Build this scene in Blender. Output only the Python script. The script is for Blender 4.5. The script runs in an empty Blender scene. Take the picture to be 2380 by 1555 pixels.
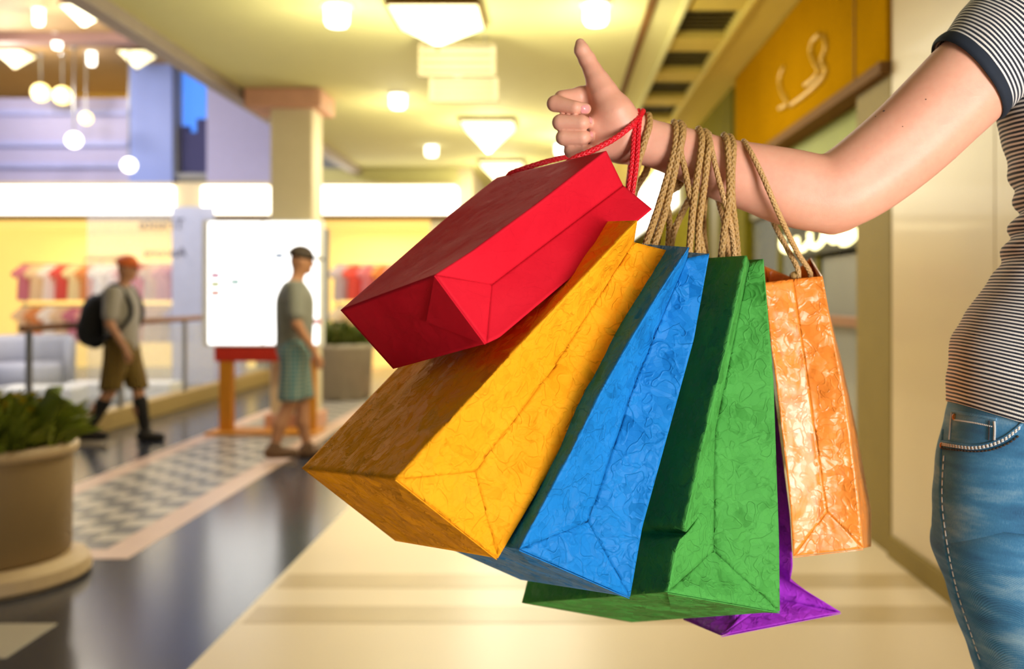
import bpy, bmesh, math, random
import numpy as np
from mathutils import Vector, Matrix, noise
from mathutils.bvhtree import BVHTree

# ------------------------------------------------------------------ camera, world, lights
FPX, VX, VY, CAMH = 2300.0, 1290.0, 690.0, 1.25      # focal length in pixels, vanishing point, eye height
SC = bpy.context.scene
COL = SC.collection
cam_d = bpy.data.cameras.new('camera'); cam = bpy.data.objects.new('camera', cam_d); COL.objects.link(cam)
cam.location = (0, 0, CAMH); cam.rotation_euler = (math.pi/2, 0, 0)
cam_d.sensor_width = 36; cam_d.lens = FPX/2380*36
cam_d.shift_x = -(VX-1190)/2380; cam_d.shift_y = (VY-777.5)/2380
cam_d.clip_start = .05; cam_d.clip_end = 100
cam_d.dof.use_dof = True; cam_d.dof.focus_distance = .98; cam_d.dof.aperture_fstop = 4.2
SC.camera = cam
SC.view_settings.view_transform = 'Standard'; SC.view_settings.look = 'None'
SC.view_settings.exposure = 0.15; SC.view_settings.gamma = 1.0
SC.view_settings.use_curve_mapping = False
cy = SC.cycles; cy.max_bounces = 5; cy.diffuse_bounces = 3; cy.glossy_bounces = 2; cy.transmission_bounces = 3; cy.transparent_max_bounces = 6
cy.caustics_reflective = False; cy.caustics_refractive = False; cy.use_adaptive_sampling = True; cy.adaptive_threshold = .05; cy.adaptive_min_samples = 12

wd = bpy.data.worlds.new('world'); SC.world = wd; wd.use_nodes = True
bg = wd.node_tree.nodes['Background']; bg.inputs[0].default_value = (1.0, .93, .82, 1); bg.inputs[1].default_value = .2

def area(name, loc, target, sx, sy, power, col=(1, 1, 1)):
    l = bpy.data.lights.new(name, 'AREA'); l.shape = 'RECTANGLE'; l.size = sx; l.size_y = sy
    l.energy = power; l.color = col
    o = bpy.data.objects.new(name, l); COL.objects.link(o); o.location = loc
    d = Vector(target)-Vector(loc); o.rotation_euler = d.to_track_quat('-Z', 'Y').to_euler()
    return o
area('key_softbox', (1.2, -.6, 1.15), (.1, 1.1, 1.12), .7, .9, 48, (1, .97, .93))  # added key softbox behind the camera; no shop window stands there
area('corridor_light_near', (-.2, 5.5, 3.1), (-.2, 5.5, 0), 1.6, 4, 62, (1, .95, .8))
area('corridor_light_far', (-.4, 12, 3.1), (-.4, 12, 0), 1.6, 6, 120, (1, .95, .78))
area('atrium_light', (-6, 11, 4.6), (-6, 12.5, 0), 3, 5, 330, (.92, .93, 1))

def bulb(loc, power, col=(1, .94, .66), r=.12):
    l = bpy.data.lights.new('lamp_bulb', 'POINT'); l.energy = power; l.color = col; l.shadow_soft_size = r
    o = bpy.data.objects.new('lamp_bulb', l); COL.objects.link(o); o.location = loc; return o
for bx, by, bp_ in ((-.8, 6.75, 36), (-.74, 11, 42), (-.77, 14.3, 36), (.25, 6.8, 25), (-1.5, 6.6, 16), (.1, 12, 30), (-1.6, 10, 18)): bulb((bx, by, 2.72), bp_)
for bx, by, bp_ in ((-5.7, 12, 60), (-7.6, 13.6, 60), (-6.9, 12.6, 30)): bulb((bx, by, 4.2), bp_, (1, .92, .8))

# ------------------------------------------------------------------ helpers
def W(px, py, d): return Vector(((px-VX)/FPX*d, d, CAMH-(py-VY)/FPX*d))
def lin(h):
    h = h.lstrip('#'); r = []
    for i in (0, 2, 4):
        v = int(h[i:i+2], 16)/255; r.append(v/12.92 if v <= .04045 else ((v+.055)/1.055)**2.4)
    return (*r, 1)
def mix(a, b, t): return tuple(a[i]*(1-t)+b[i]*t for i in range(3))+(1,)
class NT:
    def __init__(s, m): s.t = m.node_tree; s.n = s.t.nodes
    def add(s, typ, **kw):
        n = s.n.new(typ)
        for k, v in kw.items():
            if k.startswith('_'): setattr(n, k[1:], v)
            else: n.inputs[k.replace('0x', ' ')].default_value = v
        return n
    def link(s, a, b): s.t.links.new(a, b)
    def math(s, op, a, b=None, c=None):
        n = s.n.new('ShaderNodeMath'); n.operation = op
        for i, v in enumerate((a, b, c)):
            if v is None: continue
            if isinstance(v, (int, float)): n.inputs[i].default_value = v
            else: s.link(v, n.inputs[i])
        return n.outputs[0]
def M(name, col, rough=.6, metal=0, em=None, es=0, var=.08, vs=8, bump=0, bs=40, alpha=1, trans=0, coat=0, spec=.5):
    m = bpy.data.materials.new(name); m.use_nodes = True; k = NT(m); b = m.node_tree.nodes['Principled BSDF']
    if isinstance(col, str): col = lin(col)
    tc = k.add('ShaderNodeTexCoord'); nz = k.add('ShaderNodeTexNoise', Scale=vs, Detail=2)
    k.link(tc.outputs['Object'], nz.inputs['Vector'])
    r = k.add('ShaderNodeMix', _data_type='RGBA')
    r.inputs[6].default_value = tuple(c*(1-var) for c in col[:3])+(1,); r.inputs[7].default_value = tuple(min(1, c*(1+var)) for c in col[:3])+(1,)
    k.link(nz.outputs['Fac'], r.inputs[0]); k.link(r.outputs[2], b.inputs['Base Color'])
    b.inputs['Roughness'].default_value = rough; b.inputs['Metallic'].default_value = metal
    b.inputs['Specular IOR Level'].default_value = spec
    b.inputs['Alpha'].default_value = alpha; b.inputs['Transmission Weight'].default_value = trans
    b.inputs['Coat Weight'].default_value = coat
    if em: b.inputs['Emission Color'].default_value = lin(em) if isinstance(em, str) else em; b.inputs['Emission Strength'].default_value = es
    if bump:
        n2 = k.add('ShaderNodeTexNoise', Scale=bs, Detail=3); k.link(tc.outputs['Object'], n2.inputs['Vector'])
        bp = k.add('ShaderNodeBump', Strength=bump, Distance=.01); k.link(n2.outputs['Fac'], bp.inputs['Height']); k.link(bp.outputs[0], b.inputs['Normal'])
    return m
def tag(o, label=None, cat=None, group=None, kind=None):
    if label: o['label'] = label
    if cat: o['category'] = cat
    if group: o['group'] = group
    if kind: o['kind'] = kind
    return o
def link(name, me, mat=None, parent=None, smooth=False):
    o = bpy.data.objects.new(name, me); COL.objects.link(o)
    if mat is not None and not me.materials: me.materials.append(mat)
    if parent: o.parent = parent
    if smooth: me.polygons.foreach_set('use_smooth', [True]*len(me.polygons))
    return o
def mesh(name, v, f, mat=None, parent=None, smooth=False):
    me = bpy.data.meshes.new(name); me.from_pydata([tuple(p) for p in v], [], f); me.update()
    return link(name, me, mat, parent, smooth)
def empty(name, loc=(0, 0, 0), rz=0):
    o = bpy.data.objects.new(name, None); COL.objects.link(o); o.location = loc; o.rotation_euler = (0, 0, rz); o.empty_display_size = .05
    return o
class MB:                                   # collects shapes into one mesh
    def __init__(s): s.v = []; s.f = []
    def box(s, x0, x1, y0, y1, z0, z1, b=0):
        bm = bmesh.new(); bmesh.ops.create_cube(bm, size=1)
        for q in bm.verts: q.co = Vector(((x0+x1)/2+q.co.x*(x1-x0), (y0+y1)/2+q.co.y*(y1-y0), (z0+z1)/2+q.co.z*(z1-z0)))
        if b: bmesh.ops.bevel(bm, geom=bm.edges[:], offset=b, segments=2, affect='EDGES', profile=.5)
        return s.bm(bm)
    def bm(s, bm, mw=None):
        n = len(s.v); bm.verts.ensure_lookup_table(); bm.verts.index_update()
        s.v += [(mw @ q.co) if mw else q.co.copy() for q in bm.verts]; s.f += [[n+q.index for q in fc.verts] for fc in bm.faces]; bm.free(); return s
    def tube(s, pts, r, n=8, cap=True, closed=False):
        pts = [Vector(p) for p in pts]; rr = r if isinstance(r, (list, tuple)) else [r]*len(pts)
        k0 = len(s.v); up = None; L = len(pts)
        for i, p in enumerate(pts):
            a = pts[i-1] if (i or closed) else p; b = pts[(i+1) % L] if (i < L-1 or closed) else p
            t = (b-a).normalized()
            if up is None: up = t.orthogonal().normalized()
            up = (up-t*up.dot(t)).normalized(); bi = t.cross(up)
            for j in range(n):
                an = 2*math.pi*j/n; s.v.append(p+(up*math.cos(an)+bi*math.sin(an))*rr[i])
        for i in range(L if closed else L-1):
            i2 = (i+1) % L
            for j in range(n):
                j2 = (j+1) % n; s.f.append([k0+i*n+j, k0+i*n+j2, k0+i2*n+j2, k0+i2*n+j])
        if cap and not closed:
            s.f.append([k0+j for j in range(n)][::-1]); s.f.append([k0+(L-1)*n+j for j in range(n)])
        return s
    def lathe(s, prof, c=(0, 0, 0), n=28):
        k0 = len(s.v); c = Vector(c)
        for (r, z) in prof:
            for j in range(n):
                a = 2*math.pi*j/n; s.v.append(c+Vector((r*math.cos(a), r*math.sin(a), z)))
        for i in range(len(prof)-1):
            for j in range(n):
                j2 = (j+1) % n; s.f.append([k0+i*n+j, k0+i*n+j2, k0+(i+1)*n+j2, k0+(i+1)*n+j])
        s.f.append([k0+j for j in range(n)][::-1]); s.f.append([k0+(len(prof)-1)*n+j for j in range(n)])
        return s
    def poly(s, pts, n, t):                 # extruded outline: points, normal, thickness
        k = len(s.v); m = len(pts); n = Vector(n)*t
        s.v += [Vector(p) for p in pts]+[Vector(p)+n for p in pts]
        s.f += [list(range(k, k+m))[::-1], list(range(k+m, k+2*m))]+[[k+i, k+(i+1) % m, k+m+(i+1) % m, k+m+i] for i in range(m)]
        return s
    def sphere(s, c, r, seg=16):
        bm = bmesh.new(); bmesh.ops.create_uvsphere(bm, u_segments=seg, v_segments=seg//2+2, radius=1)
        r = r if isinstance(r, (tuple, list)) else (r, r, r)
        return s.bm(bm, Matrix.Translation(Vector(c)) @ Matrix.Diagonal((*r, 1)))
    def build(s, name, mat, parent=None, smooth=False): return mesh(name, s.v, s.f, mat, parent, smooth)
def box(name, x0, x1, y0, y1, z0, z1, mat, parent=None, b=.004): return MB().box(x0, x1, y0, y1, z0, z1, b).build(name, mat, parent)
def struct(o): o['kind'] = 'structure'; return o
def copy_tree(o, parent=None, loc=None, label=None):
    c = o.copy(); COL.objects.link(c); c.parent = parent
    if loc is not None: c.location = loc
    if label: c['label'] = label
    for ch in list(o.children): copy_tree(ch, c)
    return c
def resample(pts, n):
    pts = [Vector(p) for p in pts]; L = [0]
    for a, b in zip(pts, pts[1:]): L.append(L[-1]+(b-a).length)
    out = []; T = L[-1]; k = 0
    for i in range(n+1):
        t = T*i/n
        while k < len(pts)-2 and L[k+1] < t: k += 1
        d = L[k+1]-L[k]; u = 0 if d < 1e-9 else (t-L[k])/d; out.append(pts[k].lerp(pts[k+1], min(1, max(0, u))))
    return out
def spline(pts, n):
    pts = [Vector(p) for p in pts]; P = [pts[0]*2-pts[1]]+pts+[pts[-1]*2-pts[-2]]; out = []
    for i in range(1, len(P)-2):
        for j in range(n):
            t = j/n; a, b, c, d = P[i-1], P[i], P[i+1], P[i+2]
            out.append(.5*((2*b)+(c-a)*t+(2*a-5*b+4*c-d)*t*t+(3*b-3*c+d-a)*t**3))
    out.append(pts[-1]); return out

# ------------------------------------------------------------------ implicit surfaces (one continuous skin)
class SDF:
    def __init__(s, xs, ys, zs):
        s.a = [np.asarray(q, np.float32) for q in (xs, ys, zs)]
        s.f = np.full(tuple(len(q) for q in s.a), 1.0, np.float32)
    def blk(s, lo, hi):
        r = []
        for q, l, h in zip(s.a, lo, hi):
            i = max(0, int(np.searchsorted(q, l))-1); j = min(len(q), int(np.searchsorted(q, h))+1); r.append(slice(i, max(i, j)))
        return tuple(r)
    def pts(s, b): return np.meshgrid(s.a[0][b[0]], s.a[1][b[1]], s.a[2][b[2]], indexing='ij', sparse=True)
    def put(s, b, d, k, op=1):
        g = s.f[b]
        if op < 0: d = -d; s.f[b] = np.maximum(g, d); return
        if k > 0:
            h = np.clip(.5+.5*(d-g)/k, 0, 1); s.f[b] = d*(1-h)+g*h-k*h*(1-h)
        else: s.f[b] = np.minimum(g, d)
    def cone(s, a, b, ra, rb, k=.006, op=1):
        a = np.array(a, float); c = np.array(b, float); m = max(ra, rb)+max(.03, k*1.2)
        bl = s.blk(np.minimum(a, c)-m, np.maximum(a, c)+m)
        if any(q.stop-q.start < 1 for q in bl): return
        X, Y, Z = s.pts(bl); d = c-a; L = max(1e-9, float(d@d))
        t = np.clip(((X-a[0])*d[0]+(Y-a[1])*d[1]+(Z-a[2])*d[2])/L, 0, 1)
        D = np.sqrt((X-a[0]-t*d[0])**2+(Y-a[1]-t*d[1])**2+(Z-a[2]-t*d[2])**2)-(ra+(rb-ra)*t)
        s.put(bl, D.astype(np.float32), k, op)
    def ell(s, c, r, k=.006, rot=None, op=1):
        c = np.array(c, float); m = max(r)+max(.03, k*1.2); bl = s.blk(c-m, c+m)
        if any(q.stop-q.start < 1 for q in bl): return
        X, Y, Z = s.pts(bl); X = X-c[0]; Y = Y-c[1]; Z = Z-c[2]
        if rot is not None:
            R = np.array(rot.transposed() if isinstance(rot, Matrix) else rot, float)
            X, Y, Z = (R[i][0]*X+R[i][1]*Y+R[i][2]*Z for i in range(3))
        k0 = np.sqrt((X/r[0])**2+(Y/r[1])**2+(Z/r[2])**2); k1 = np.sqrt((X/r[0]**2)**2+(Y/r[1]**2)**2+(Z/r[2]**2)**2)+1e-9
        s.put(bl, (k0*(k0-1)/k1).astype(np.float32), k, op)
    def merge(s, o, k):
        h = np.clip(.5+.5*(o.f-s.f)/k, 0, 1); s.f = (o.f*(1-h)+s.f*h-k*h*(1-h)).astype(np.float32)
    def cut(s, n, p):                      # keep the half space n.(x-p) < 0
        X, Y, Z = np.meshgrid(*s.a, indexing='ij', sparse=True)
        s.f = np.maximum(s.f, (n[0]*(X-p[0])+n[1]*(Y-p[1])+n[2]*(Z-p[2])).astype(np.float32))
    def build(s, name, mat, parent=None, smooth=2):
        f = s.f; I = f < 0; nx, ny, nz = f.shape
        cnt = np.zeros((nx-1, ny-1, nz-1), np.int8)
        cs = [(i, j, k) for i in (0, 1) for j in (0, 1) for k in (0, 1)]
        for (i, j, k) in cs: cnt += I[i:nx-1+i, j:ny-1+j, k:nz-1+k]
        act = np.argwhere((cnt > 0) & (cnt < 8)); ids = np.full(cnt.shape, -1, np.int32); ids[tuple(act.T)] = np.arange(len(act))
        S = np.zeros((len(act), 3)); N = np.zeros(len(act))
        for a in cs:
            for ax in range(3):
                if a[ax]: continue
                b = list(a); b[ax] = 1
                A = act+np.array(a); B = act+np.array(b); va = f[tuple(A.T)]; vb = f[tuple(B.T)]; x = (va < 0) != (vb < 0)
                t = np.where(x, va/np.where(x, va-vb, 1), 0)
                P = np.stack([s.a[q][A[:, q]]+(t*(s.a[q][B[:, q]]-s.a[q][A[:, q]])) for q in range(3)], 1)
                S[x] += P[x]; N += x
        V = S/N[:, None]; F = []
        for ax in range(3):
            o = [q for q in range(3) if q != ax]
            sl0 = [slice(1, -1)]*3; sl1 = [slice(1, -1)]*3; sl0[ax] = slice(0, f.shape[ax]-1); sl1[ax] = slice(1, f.shape[ax])
            a = I[tuple(sl0)]; b = I[tuple(sl1)]; E = np.argwhere(a != b)
            flip = a[tuple(E.T)]; base = E.copy(); base[:, o[0]] += 1; base[:, o[1]] += 1
            q = []
            for (u, v) in ((-1, -1), (0, -1), (0, 0), (-1, 0)):
                c = base.copy(); c[:, o[0]] += u; c[:, o[1]] += v; q.append(ids[tuple(c.T)])
            Q = np.stack(q, 1)
            if ax == 1: flip = ~flip
            Q[~flip] = Q[~flip][:, ::-1]; F.append(Q)
        F = np.concatenate(F)
        for _ in range(smooth):
            acc = np.zeros_like(V); n = np.zeros(len(V))
            for i in range(4):
                np.add.at(acc, F[:, i], V[F[:, (i+1) % 4]]+V[F[:, i-1]]); np.add.at(n, F[:, i], 2)
            V = V*.5+.5*acc/np.maximum(n, 1)[:, None]
        me = bpy.data.meshes.new(name); me.from_pydata(V.tolist(), [], F.tolist()); me.update()
        return link(name, me, mat, parent, True)
def rng(*seg):                             # (start, stop, step), ... -> non-uniform axis
    r = []
    for a, b, st in seg: r += list(np.arange(a, b, st))
    return r+[seg[-1][1]]
def bvh_of(o):
    me = o.data; return BVHTree.FromPolygons([v.co.copy() for v in me.vertices], [tuple(p.vertices) for p in me.polygons])
EYE = Vector((0, 0, CAMH))
def onto(bvh, px, py, lift=0.0):           # where the sight line of a point meets a surface already built
    d = (W(px, py, 1)-EYE).normalized(); h = bvh.ray_cast(EYE, d)
    if h[0] is None: return None, None
    n = h[1] if h[1].dot(d) < 0 else -h[1]
    return h[0]+n*lift, n

# ------------------------------------------------------------------ building materials
m_ceil = M('ceiling_paint', '#d0ca8c', .75, var=.03); m_soffit = M('soffit_paint', '#c4ad4a', .7, var=.05)
m_trimb = M('brown_trim', '#6e4c24', .7, spec=.08); m_lilac = M('lilac_paint', '#a9a6cf', .6, var=.05); m_pinkc = M('salmon_paint', '#d09c82', .6)
m_beige = M('beige_plaster', '#d8c8a4', .6, var=.04); m_dark = M('dark_metal', '#5c5020', .5); m_white = M('white_lacquer', '#eceae4', .35)
m_steel = M('brushed_steel', '#9a9a9a', .35, .8); m_wood = M('rail_wood', '#8a5a38', .45, vs=30); m_grey = M('grey_paint', '#8f9094', .5)
m_gold = M('gold_panel', '#a37407', .8, 0, var=.12, vs=3, spec=.0); m_olive = M('olive_paint', '#6f6614', .75, var=.2, vs=3, spec=.05)
m_marble = M('polished_stone', '#c2ab82', .34, var=.07, vs=2, coat=.1); m_jamb = M('bronze_panel', '#86723c', .6, var=.1, vs=4, spec=.12)
m_cream = M('cream_stone', '#e0cba8', .33, var=.05, vs=1.5, spec=.35); m_black = M('black_stone', '#3c3d44', .2, var=.2, vs=2)
m_pink = M('pink_stone', '#c8a792', .35, var=.08, vs=6); m_ch_l = M('pale_tile', '#b5aa9a', .3, var=.1, vs=5); m_ch_d = M('slate_tile', '#64615c', .3, var=.15, vs=5)
m_inlay = M('inlay_stone', '#c3ab80', .33, var=.06, spec=.35); m_lamp = M('lamp_opal', '#ffffff', .4, em='#fff6e4', es=4); m_warm = M('lamp_warm', '#fff2c8', .4, em='#ffe27a', es=2.6)
m_cove = M('cove_glow', '#ffffff', .5, em='#fff8e2', es=3.0); m_box = M('lightbox_acrylic', '#ffffff', .4, em='#ffffff', es=2.2)
m_shop = M('shop_wall_glow', '#f2d890', .6, em='#ffdf85', es=.55); m_upper = M('upper_wall', '#a8875a', .7, var=.1, vs=2)  # shop walls and ceilings glow themselves, standing in for lit interiors
m_sky = M('dusk_sky', '#3a6ac0', .8, em='#4f8df0', es=1.0); m_sil = M('town_silhouette', '#4a4a78', .8); m_orange = M('orange_steel', '#c8800f', .5); m_redp = M('red_panel', '#c22a10', .4)
m_green_gl = M('green_glass', '#7f8426', .5, var=.2, vs=2, spec=.12); m_greydoor = M('grey_door', '#7b7f7e', .25, var=.06, vs=2)
m_glass = M('clear_glass', '#dfe6ee', .05, alpha=.18, spec=.6); m_frost = M('frosted_panel', '#c3c6dc', .3, alpha=.85); m_ink = M('print_ink', '#5d5d72', .6)
m_void = M('dark_recess', '#2c2712', .7)

# ------------------------------------------------------------------ floor
floor = struct(MB().box(-1.23, 4.5, -2, 24, -.1, 0).build('floor', m_cream))
box('stone_band', -2.04, -1.23, -2, 24, -.1, 0, m_black, floor, .002)
box('stone_band', -4.2, -2.04, -2, 4.72, -.1, 0, m_black, floor, .002)
box('stone_band', -4.2, -3.2, 4.72, 24, -.1, 0, m_black, floor, .002)
box('border_strip', -2.22, -2.04, 4.72, 24, -.1, .002, m_pink, floor, .002); box('border_strip', -3.2, -3.03, 4.72, 24, -.1, .002, m_pink, floor, .002)
box('border_strip', -3.03, -2.22, 4.72, 4.9, -.1, .002, m_pink, floor, .002)
box('stone_band', -12, -4.2, -2, 24, -.1, 0, m_grey, floor, .002)
box('pale_slab', -3.2, -1.9, 3.42, 3.78, -.05, .003, m_ch_l, floor, .002)
TS = .81/5; tl = {}
for r_ in range(68):
    for c_ in range(5):
        k = (r_+c_) % 2; y0 = 4.9+r_*TS
        if r_ >= 42: continue
        if k not in tl:
            t0 = MB().box(-TS/2+.003, TS/2-.003, -TS/2+.003, TS/2-.003, -.05, .002, .0015).build('checker_tile', (m_ch_d, m_ch_l)[k], floor); tl[k] = t0; o = t0
        else: o = tl[k].copy(); COL.objects.link(o)
        o.location = (-3.03+TS*(c_+.5), y0+TS/2, 0)
b = [MB(), MB()]
for r_ in range(42, 110):
    for c_ in range(5): b[(r_+c_) % 2].box(-3.03+TS*c_+.003, -3.03+TS*(c_+1)-.003, 4.9+r_*TS, 4.9+(r_+1)*TS-.006, -.05, .002)
for i in (0, 1): tag(b[i].build('far_checker_tiles', (m_ch_d, m_ch_l)[i], floor), kind='stuff')
for y0, y1 in ((3.79, 4.0), (4.25, 4.46), (7.2, 7.45), (10.6, 10.85)): box('inlay_strip', -1.2, 1.6, y0, y1, -.02, .0015, m_inlay, floor, .001)

# ------------------------------------------------------------------ ceiling with louvred bays
ceil = struct(MB().box(-2.97, .62, -1.5, 24, 3.2, 3.3).build('ceiling', m_ceil))
box('ceiling_panel', .66, .86, -1.5, 24, 3.2, 3.3, m_ceil, ceil); box('ceiling_panel', 1.29, 4.5, -1.5, 24, 3.2, 3.3, m_soffit, ceil)
box('ceiling_trim', .615, .665, -1.5, 24, 3.17, 3.3, m_trimb, ceil)
box('bay_edge', .845, .875, -1.5, 24, 3.16, 3.32, m_ceil, ceil); box('bay_edge', 1.275, 1.305, -1.5, 24, 3.16, 3.32, m_soffit, ceil)
bays = [(y, y+.72) for y in (2.3, 3.4, 4.5, 5.62, 6.74, 7.86, 8.98, 10.1, 11.2)]
prev = -1.5
for (y0, y1) in bays:
    box('bay_beam', .875, 1.275, prev, y0, 3.2, 3.3, m_soffit, ceil); prev = y1
    for j in range(7):
        yy = y0+.05+j*.1; o = MB().poly([(.875, yy, 3.24), (.875, yy+.02, 3.24), (.875, yy+.06, 3.31), (.875, yy+.04, 3.31)], (1, 0, 0), .4).build('louvre_slat', m_dark, ceil)
    box('bay_back', .86, 1.29, y0-.02, y1+.02, 3.36, 3.38, m_void, ceil)
box('bay_beam', .875, 1.275, prev, 24, 3.2, 3.3, m_soffit, ceil)
struct(box('trim_1', -3.07, -2.93, -1.5, 24, 3.1, 3.36, M('grey_edge', '#9a8b80', .5)))
struct(MB().box(-12, -3.05, 2, 24, 4.78, 4.9).build('ceiling_atrium', m_upper))
struct(box('trim_2', -12, -3.1, 13.2, 13.5, 4.66, 4.8, M('mauve_beam', '#8c6a60', .6)))

# ------------------------------------------------------------------ right side: stone wall, gold fascia, shopfront
wr = struct(MB().box(1.64, 1.9, .2, 4.77, 0, 3.2).build('wall_right', m_marble))
for i, yy in enumerate((.2, 1.35, 2.5, 3.65)): box('stone_panel', 1.622, 1.642, yy+.003, min(yy+1.147, 4.767), .1, 3.19, m_marble, wr, .002)
struct(box('baseboard_right', 1.6, 1.66, .2, 4.77, 0, .1, m_jamb))
struct(box('wall_shopfront', 2.6, 2.7, 4.77, 9.2, 0, 3.2, M('shop_dark', '#3c3a30', .6)))
struct(box('wall_shop_end', 1.66, 2.6, 9.0, 9.2, 0, 3.2, m_olive))
struct(box('wall_far_right', 1.64, 1.8, 9.2, 24, 0, 3.2, m_olive))
fas = empty('gold_fascia_sign', (1.62, 6.8, 2.4)); tag(fas, 'long gold fascia board with raised script strokes above the shopfront', 'sign')
inv = fas.matrix_basis.inverted()
def rel(o, root): o.parent = root; o.location = o.location-root.location; return o
rel(box('fascia_board', 1.6, 1.72, 4.78, 8.8, 2.39, 3.19, m_gold), fas)
rel(box('fascia_rail', 1.57, 1.74, 4.78, 8.8, 2.33, 2.39, m_trimb), fas)
rel(box('fascia_joint', 1.594, 1.6, 5.27, 5.285, 2.4, 3.18, m_trimb, b=.001), fas)
def onX(px, py, X): d = X*FPX/(px-VX); return Vector((X, d, CAMH-(py-VY)/FPX*d))
m_gold2 = M('gold_relief', '#d0a63a', .3, .3)
for st in ([(1905, 80), (1890, 95), (1885, 120), (1893, 145), (1903, 165), (1890, 185), (1872, 198)],
           [(1915, 82), (1920, 110), (1911, 140), (1920, 165), (1905, 190), (1870, 222), (1838, 245)],
           [(1822, 155), (1813, 185), (1818, 215), (1830, 240), (1812, 252)]):
    rel(MB().tube(spline([onX(x, y, 1.592) for x, y in st], 6), .016, 8).build('script_stroke', m_gold2, None, True), fas)
sf = empty('shopfront', (1.7, 6.9, 0)); tag(sf, 'dark glazed shopfront with green transom and grey door right of the corridor', 'shopfront')
for (nm, x0, x1, y0, y1, z0, z1, mt) in [('transom_glass', 1.7, 1.72, 5.32, 8.8, 2.0, 2.33, m_green_gl), ('pilaster', 1.62, 1.78, 4.78, 5.32, 0, 2.33, m_jamb),
        ('pilaster', 1.64, 1.78, 8.55, 8.98, 0, 2.33, m_olive), ('door_leaf', 1.71, 1.75, 5.34, 6.35, .02, 1.5, m_greydoor), ('header_rail', 1.68, 1.76, 5.32, 8.55, 1.9, 2.0, m_dark),
        ('sill', 1.68, 1.78, 6.4, 8.55, 0, .3, m_dark), ('mullion', 1.69, 1.76, 6.35, 6.42, 0, 1.9, m_olive), ('mullion', 1.69, 1.76, 7.45, 7.52, 0, 1.9, m_olive),
        ('glass_pane', 1.715, 1.725, 6.42, 7.45, .3, 1.9, m_glass), ('glass_pane', 1.715, 1.725, 7.52, 8.55, .3, 1.9, m_glass)]:
    rel(box(nm, x0, x1, y0, y1, z0, z1, mt), sf)
rel(box('push_bar', 1.66, 1.69, 5.38, 6.3, 1.08, 1.14, m_wood), sf)
ns = empty('neon_window_sign', (1.68, 6, 1.55)); tag(ns, 'glowing pale yellow neon squiggle sign in a glass case above the grey door', 'sign')
rel(box('case', 1.66, 1.685, 5.36, 7.0, 1.52, 1.75, m_void), ns)
m_neon = M('neon_glow', '#fff7c0', .4, em='#fff3b0', es=3.2)
for st in ([(1838, 552), (1838, 575), (1850, 583), (1864, 570), (1872, 555), (1873, 575), (1885, 580), (1898, 566)],
           [(1902, 541), (1904, 566), (1915, 575), (1930, 562), (1936, 540), (1938, 560)], [(1952, 536), (1953, 560), (1968, 556), (1970, 535)],
           [(2012, 538), (1996, 534), (1984, 546), (1998, 553), (2008, 548), (1990, 564), (1976, 566)]):
    rel(MB().tube(spline([onX(x-20, y, 1.645) for x, y in st], 5), .016, 8).build('neon_tube', m_neon, None, True), ns)
pl = empty('display_plinth', (2.1, 7.9, 0)); tag(pl, 'pale tilted display board on a stand behind the shop glass', 'display')
MB().poly([(-.35, 0, .95), (.35, 0, 1.05), (.35, 0, 1.5), (-.35, 0, 1.35)], (0, 1, 0), .05).build('display_board', m_beige, pl); MB().box(-.04, .04, .01, .06, 0, .98, .005).build('post', m_dark, pl); MB().box(-.25, .25, -.15, .2, 0, .03, .005).build('foot_plate', m_dark, pl)
# further shopfronts on the right wall
for i, (y0, y1, z0, z1, mt, lab) in enumerate([(9.3, 10.1, 0, 2.6, m_dark, 'dark'), (10.5, 11.0, 0, 2.7, m_void, 'black')]):
    d_ = struct(empty('door_%d' % (i+1), (1.6, (y0+y1)/2, 0))); L = (y1-y0)/2
    MB().box(-.03, .05, -L, L, 0, z1, .005).build('door_leaf', mt, d_)
    for s_ in (-1, 1): MB().box(-.06, .06, s_*L-.05, s_*L+.05, 0, z1+.1, .005).build('door_frame', m_olive, d_)
    MB().tube([(-.07, L*.6, .95), (-.07, L*.6, 1.25)], .012).build('door_handle', m_steel, d_)
wb = empty('wall_lightbox', (1.58, 16, 2.4)); tag(wb, 'long glowing white light panel high on the far right wall', 'light panel')
MB().box(-.02, .06, -3.4, 5.0, 0, .8, .01).build('frame', m_white, wb); MB().box(-.04, -.02, -3.35, 4.95, .03, .77, .004).build('glowing_panel', m_cove, wb)

# ------------------------------------------------------------------ end walls, facade of shops across the atrium
YF = 15.0
def fx(px): return (px-VX)/FPX*YF
def fz(py): return CAMH-(py-VY)/FPX*YF
wk = struct(MB().box(-12, fx(-40), YF, YF+.3, 0, 4.8).build('wall_back', m_beige))
for x0, x1, z0, z1, mt in [(fx(425), fx(560), 0, fz(500), m_lilac), (fx(640), fx(735), 0, fz(500), m_beige), (fx(1000), fx(1065), 0, fz(500), m_beige), (fx(-40), fx(1065), fz(508), fz(498), m_trimb), (fx(400), fx(720), fz(500), fz(424), m_beige),
                           (fx(-40), fx(300), fz(425), fz(228), m_lilac), (fx(300), fx(400), fz(430), fz(60), M('blue_glazing', '#8496dc', .4, var=.2, vs=.8)), (fx(480), fx(720), fz(425), fz(170), m_lilac), (fx(720), fx(1065), fz(425), 3.2, m_ceil)]:
    box('facade_panel', x0, x1, YF, YF+.3, z0, z1, mt, wk)
for py in (262, 335, 385): box('parapet_rail', fx(-40), fx(300), YF-.06, YF+.01, fz(py+6), fz(py-6), M('rail_blue', '#a3a9e0', .5), wk)
struct(box('wall_return', fx(1065), fx(1065)+.2, YF, 24, 0, 3.2, m_beige)); struct(box('wall_end', -1.5, 1.7, 22.5, 22.8, 0, 3.2, M('end_wall_glow', '#c9c082', .6, em='#d8cf8c', es=.25)))  # end wall has a faint glow of its own put into the paint
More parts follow.
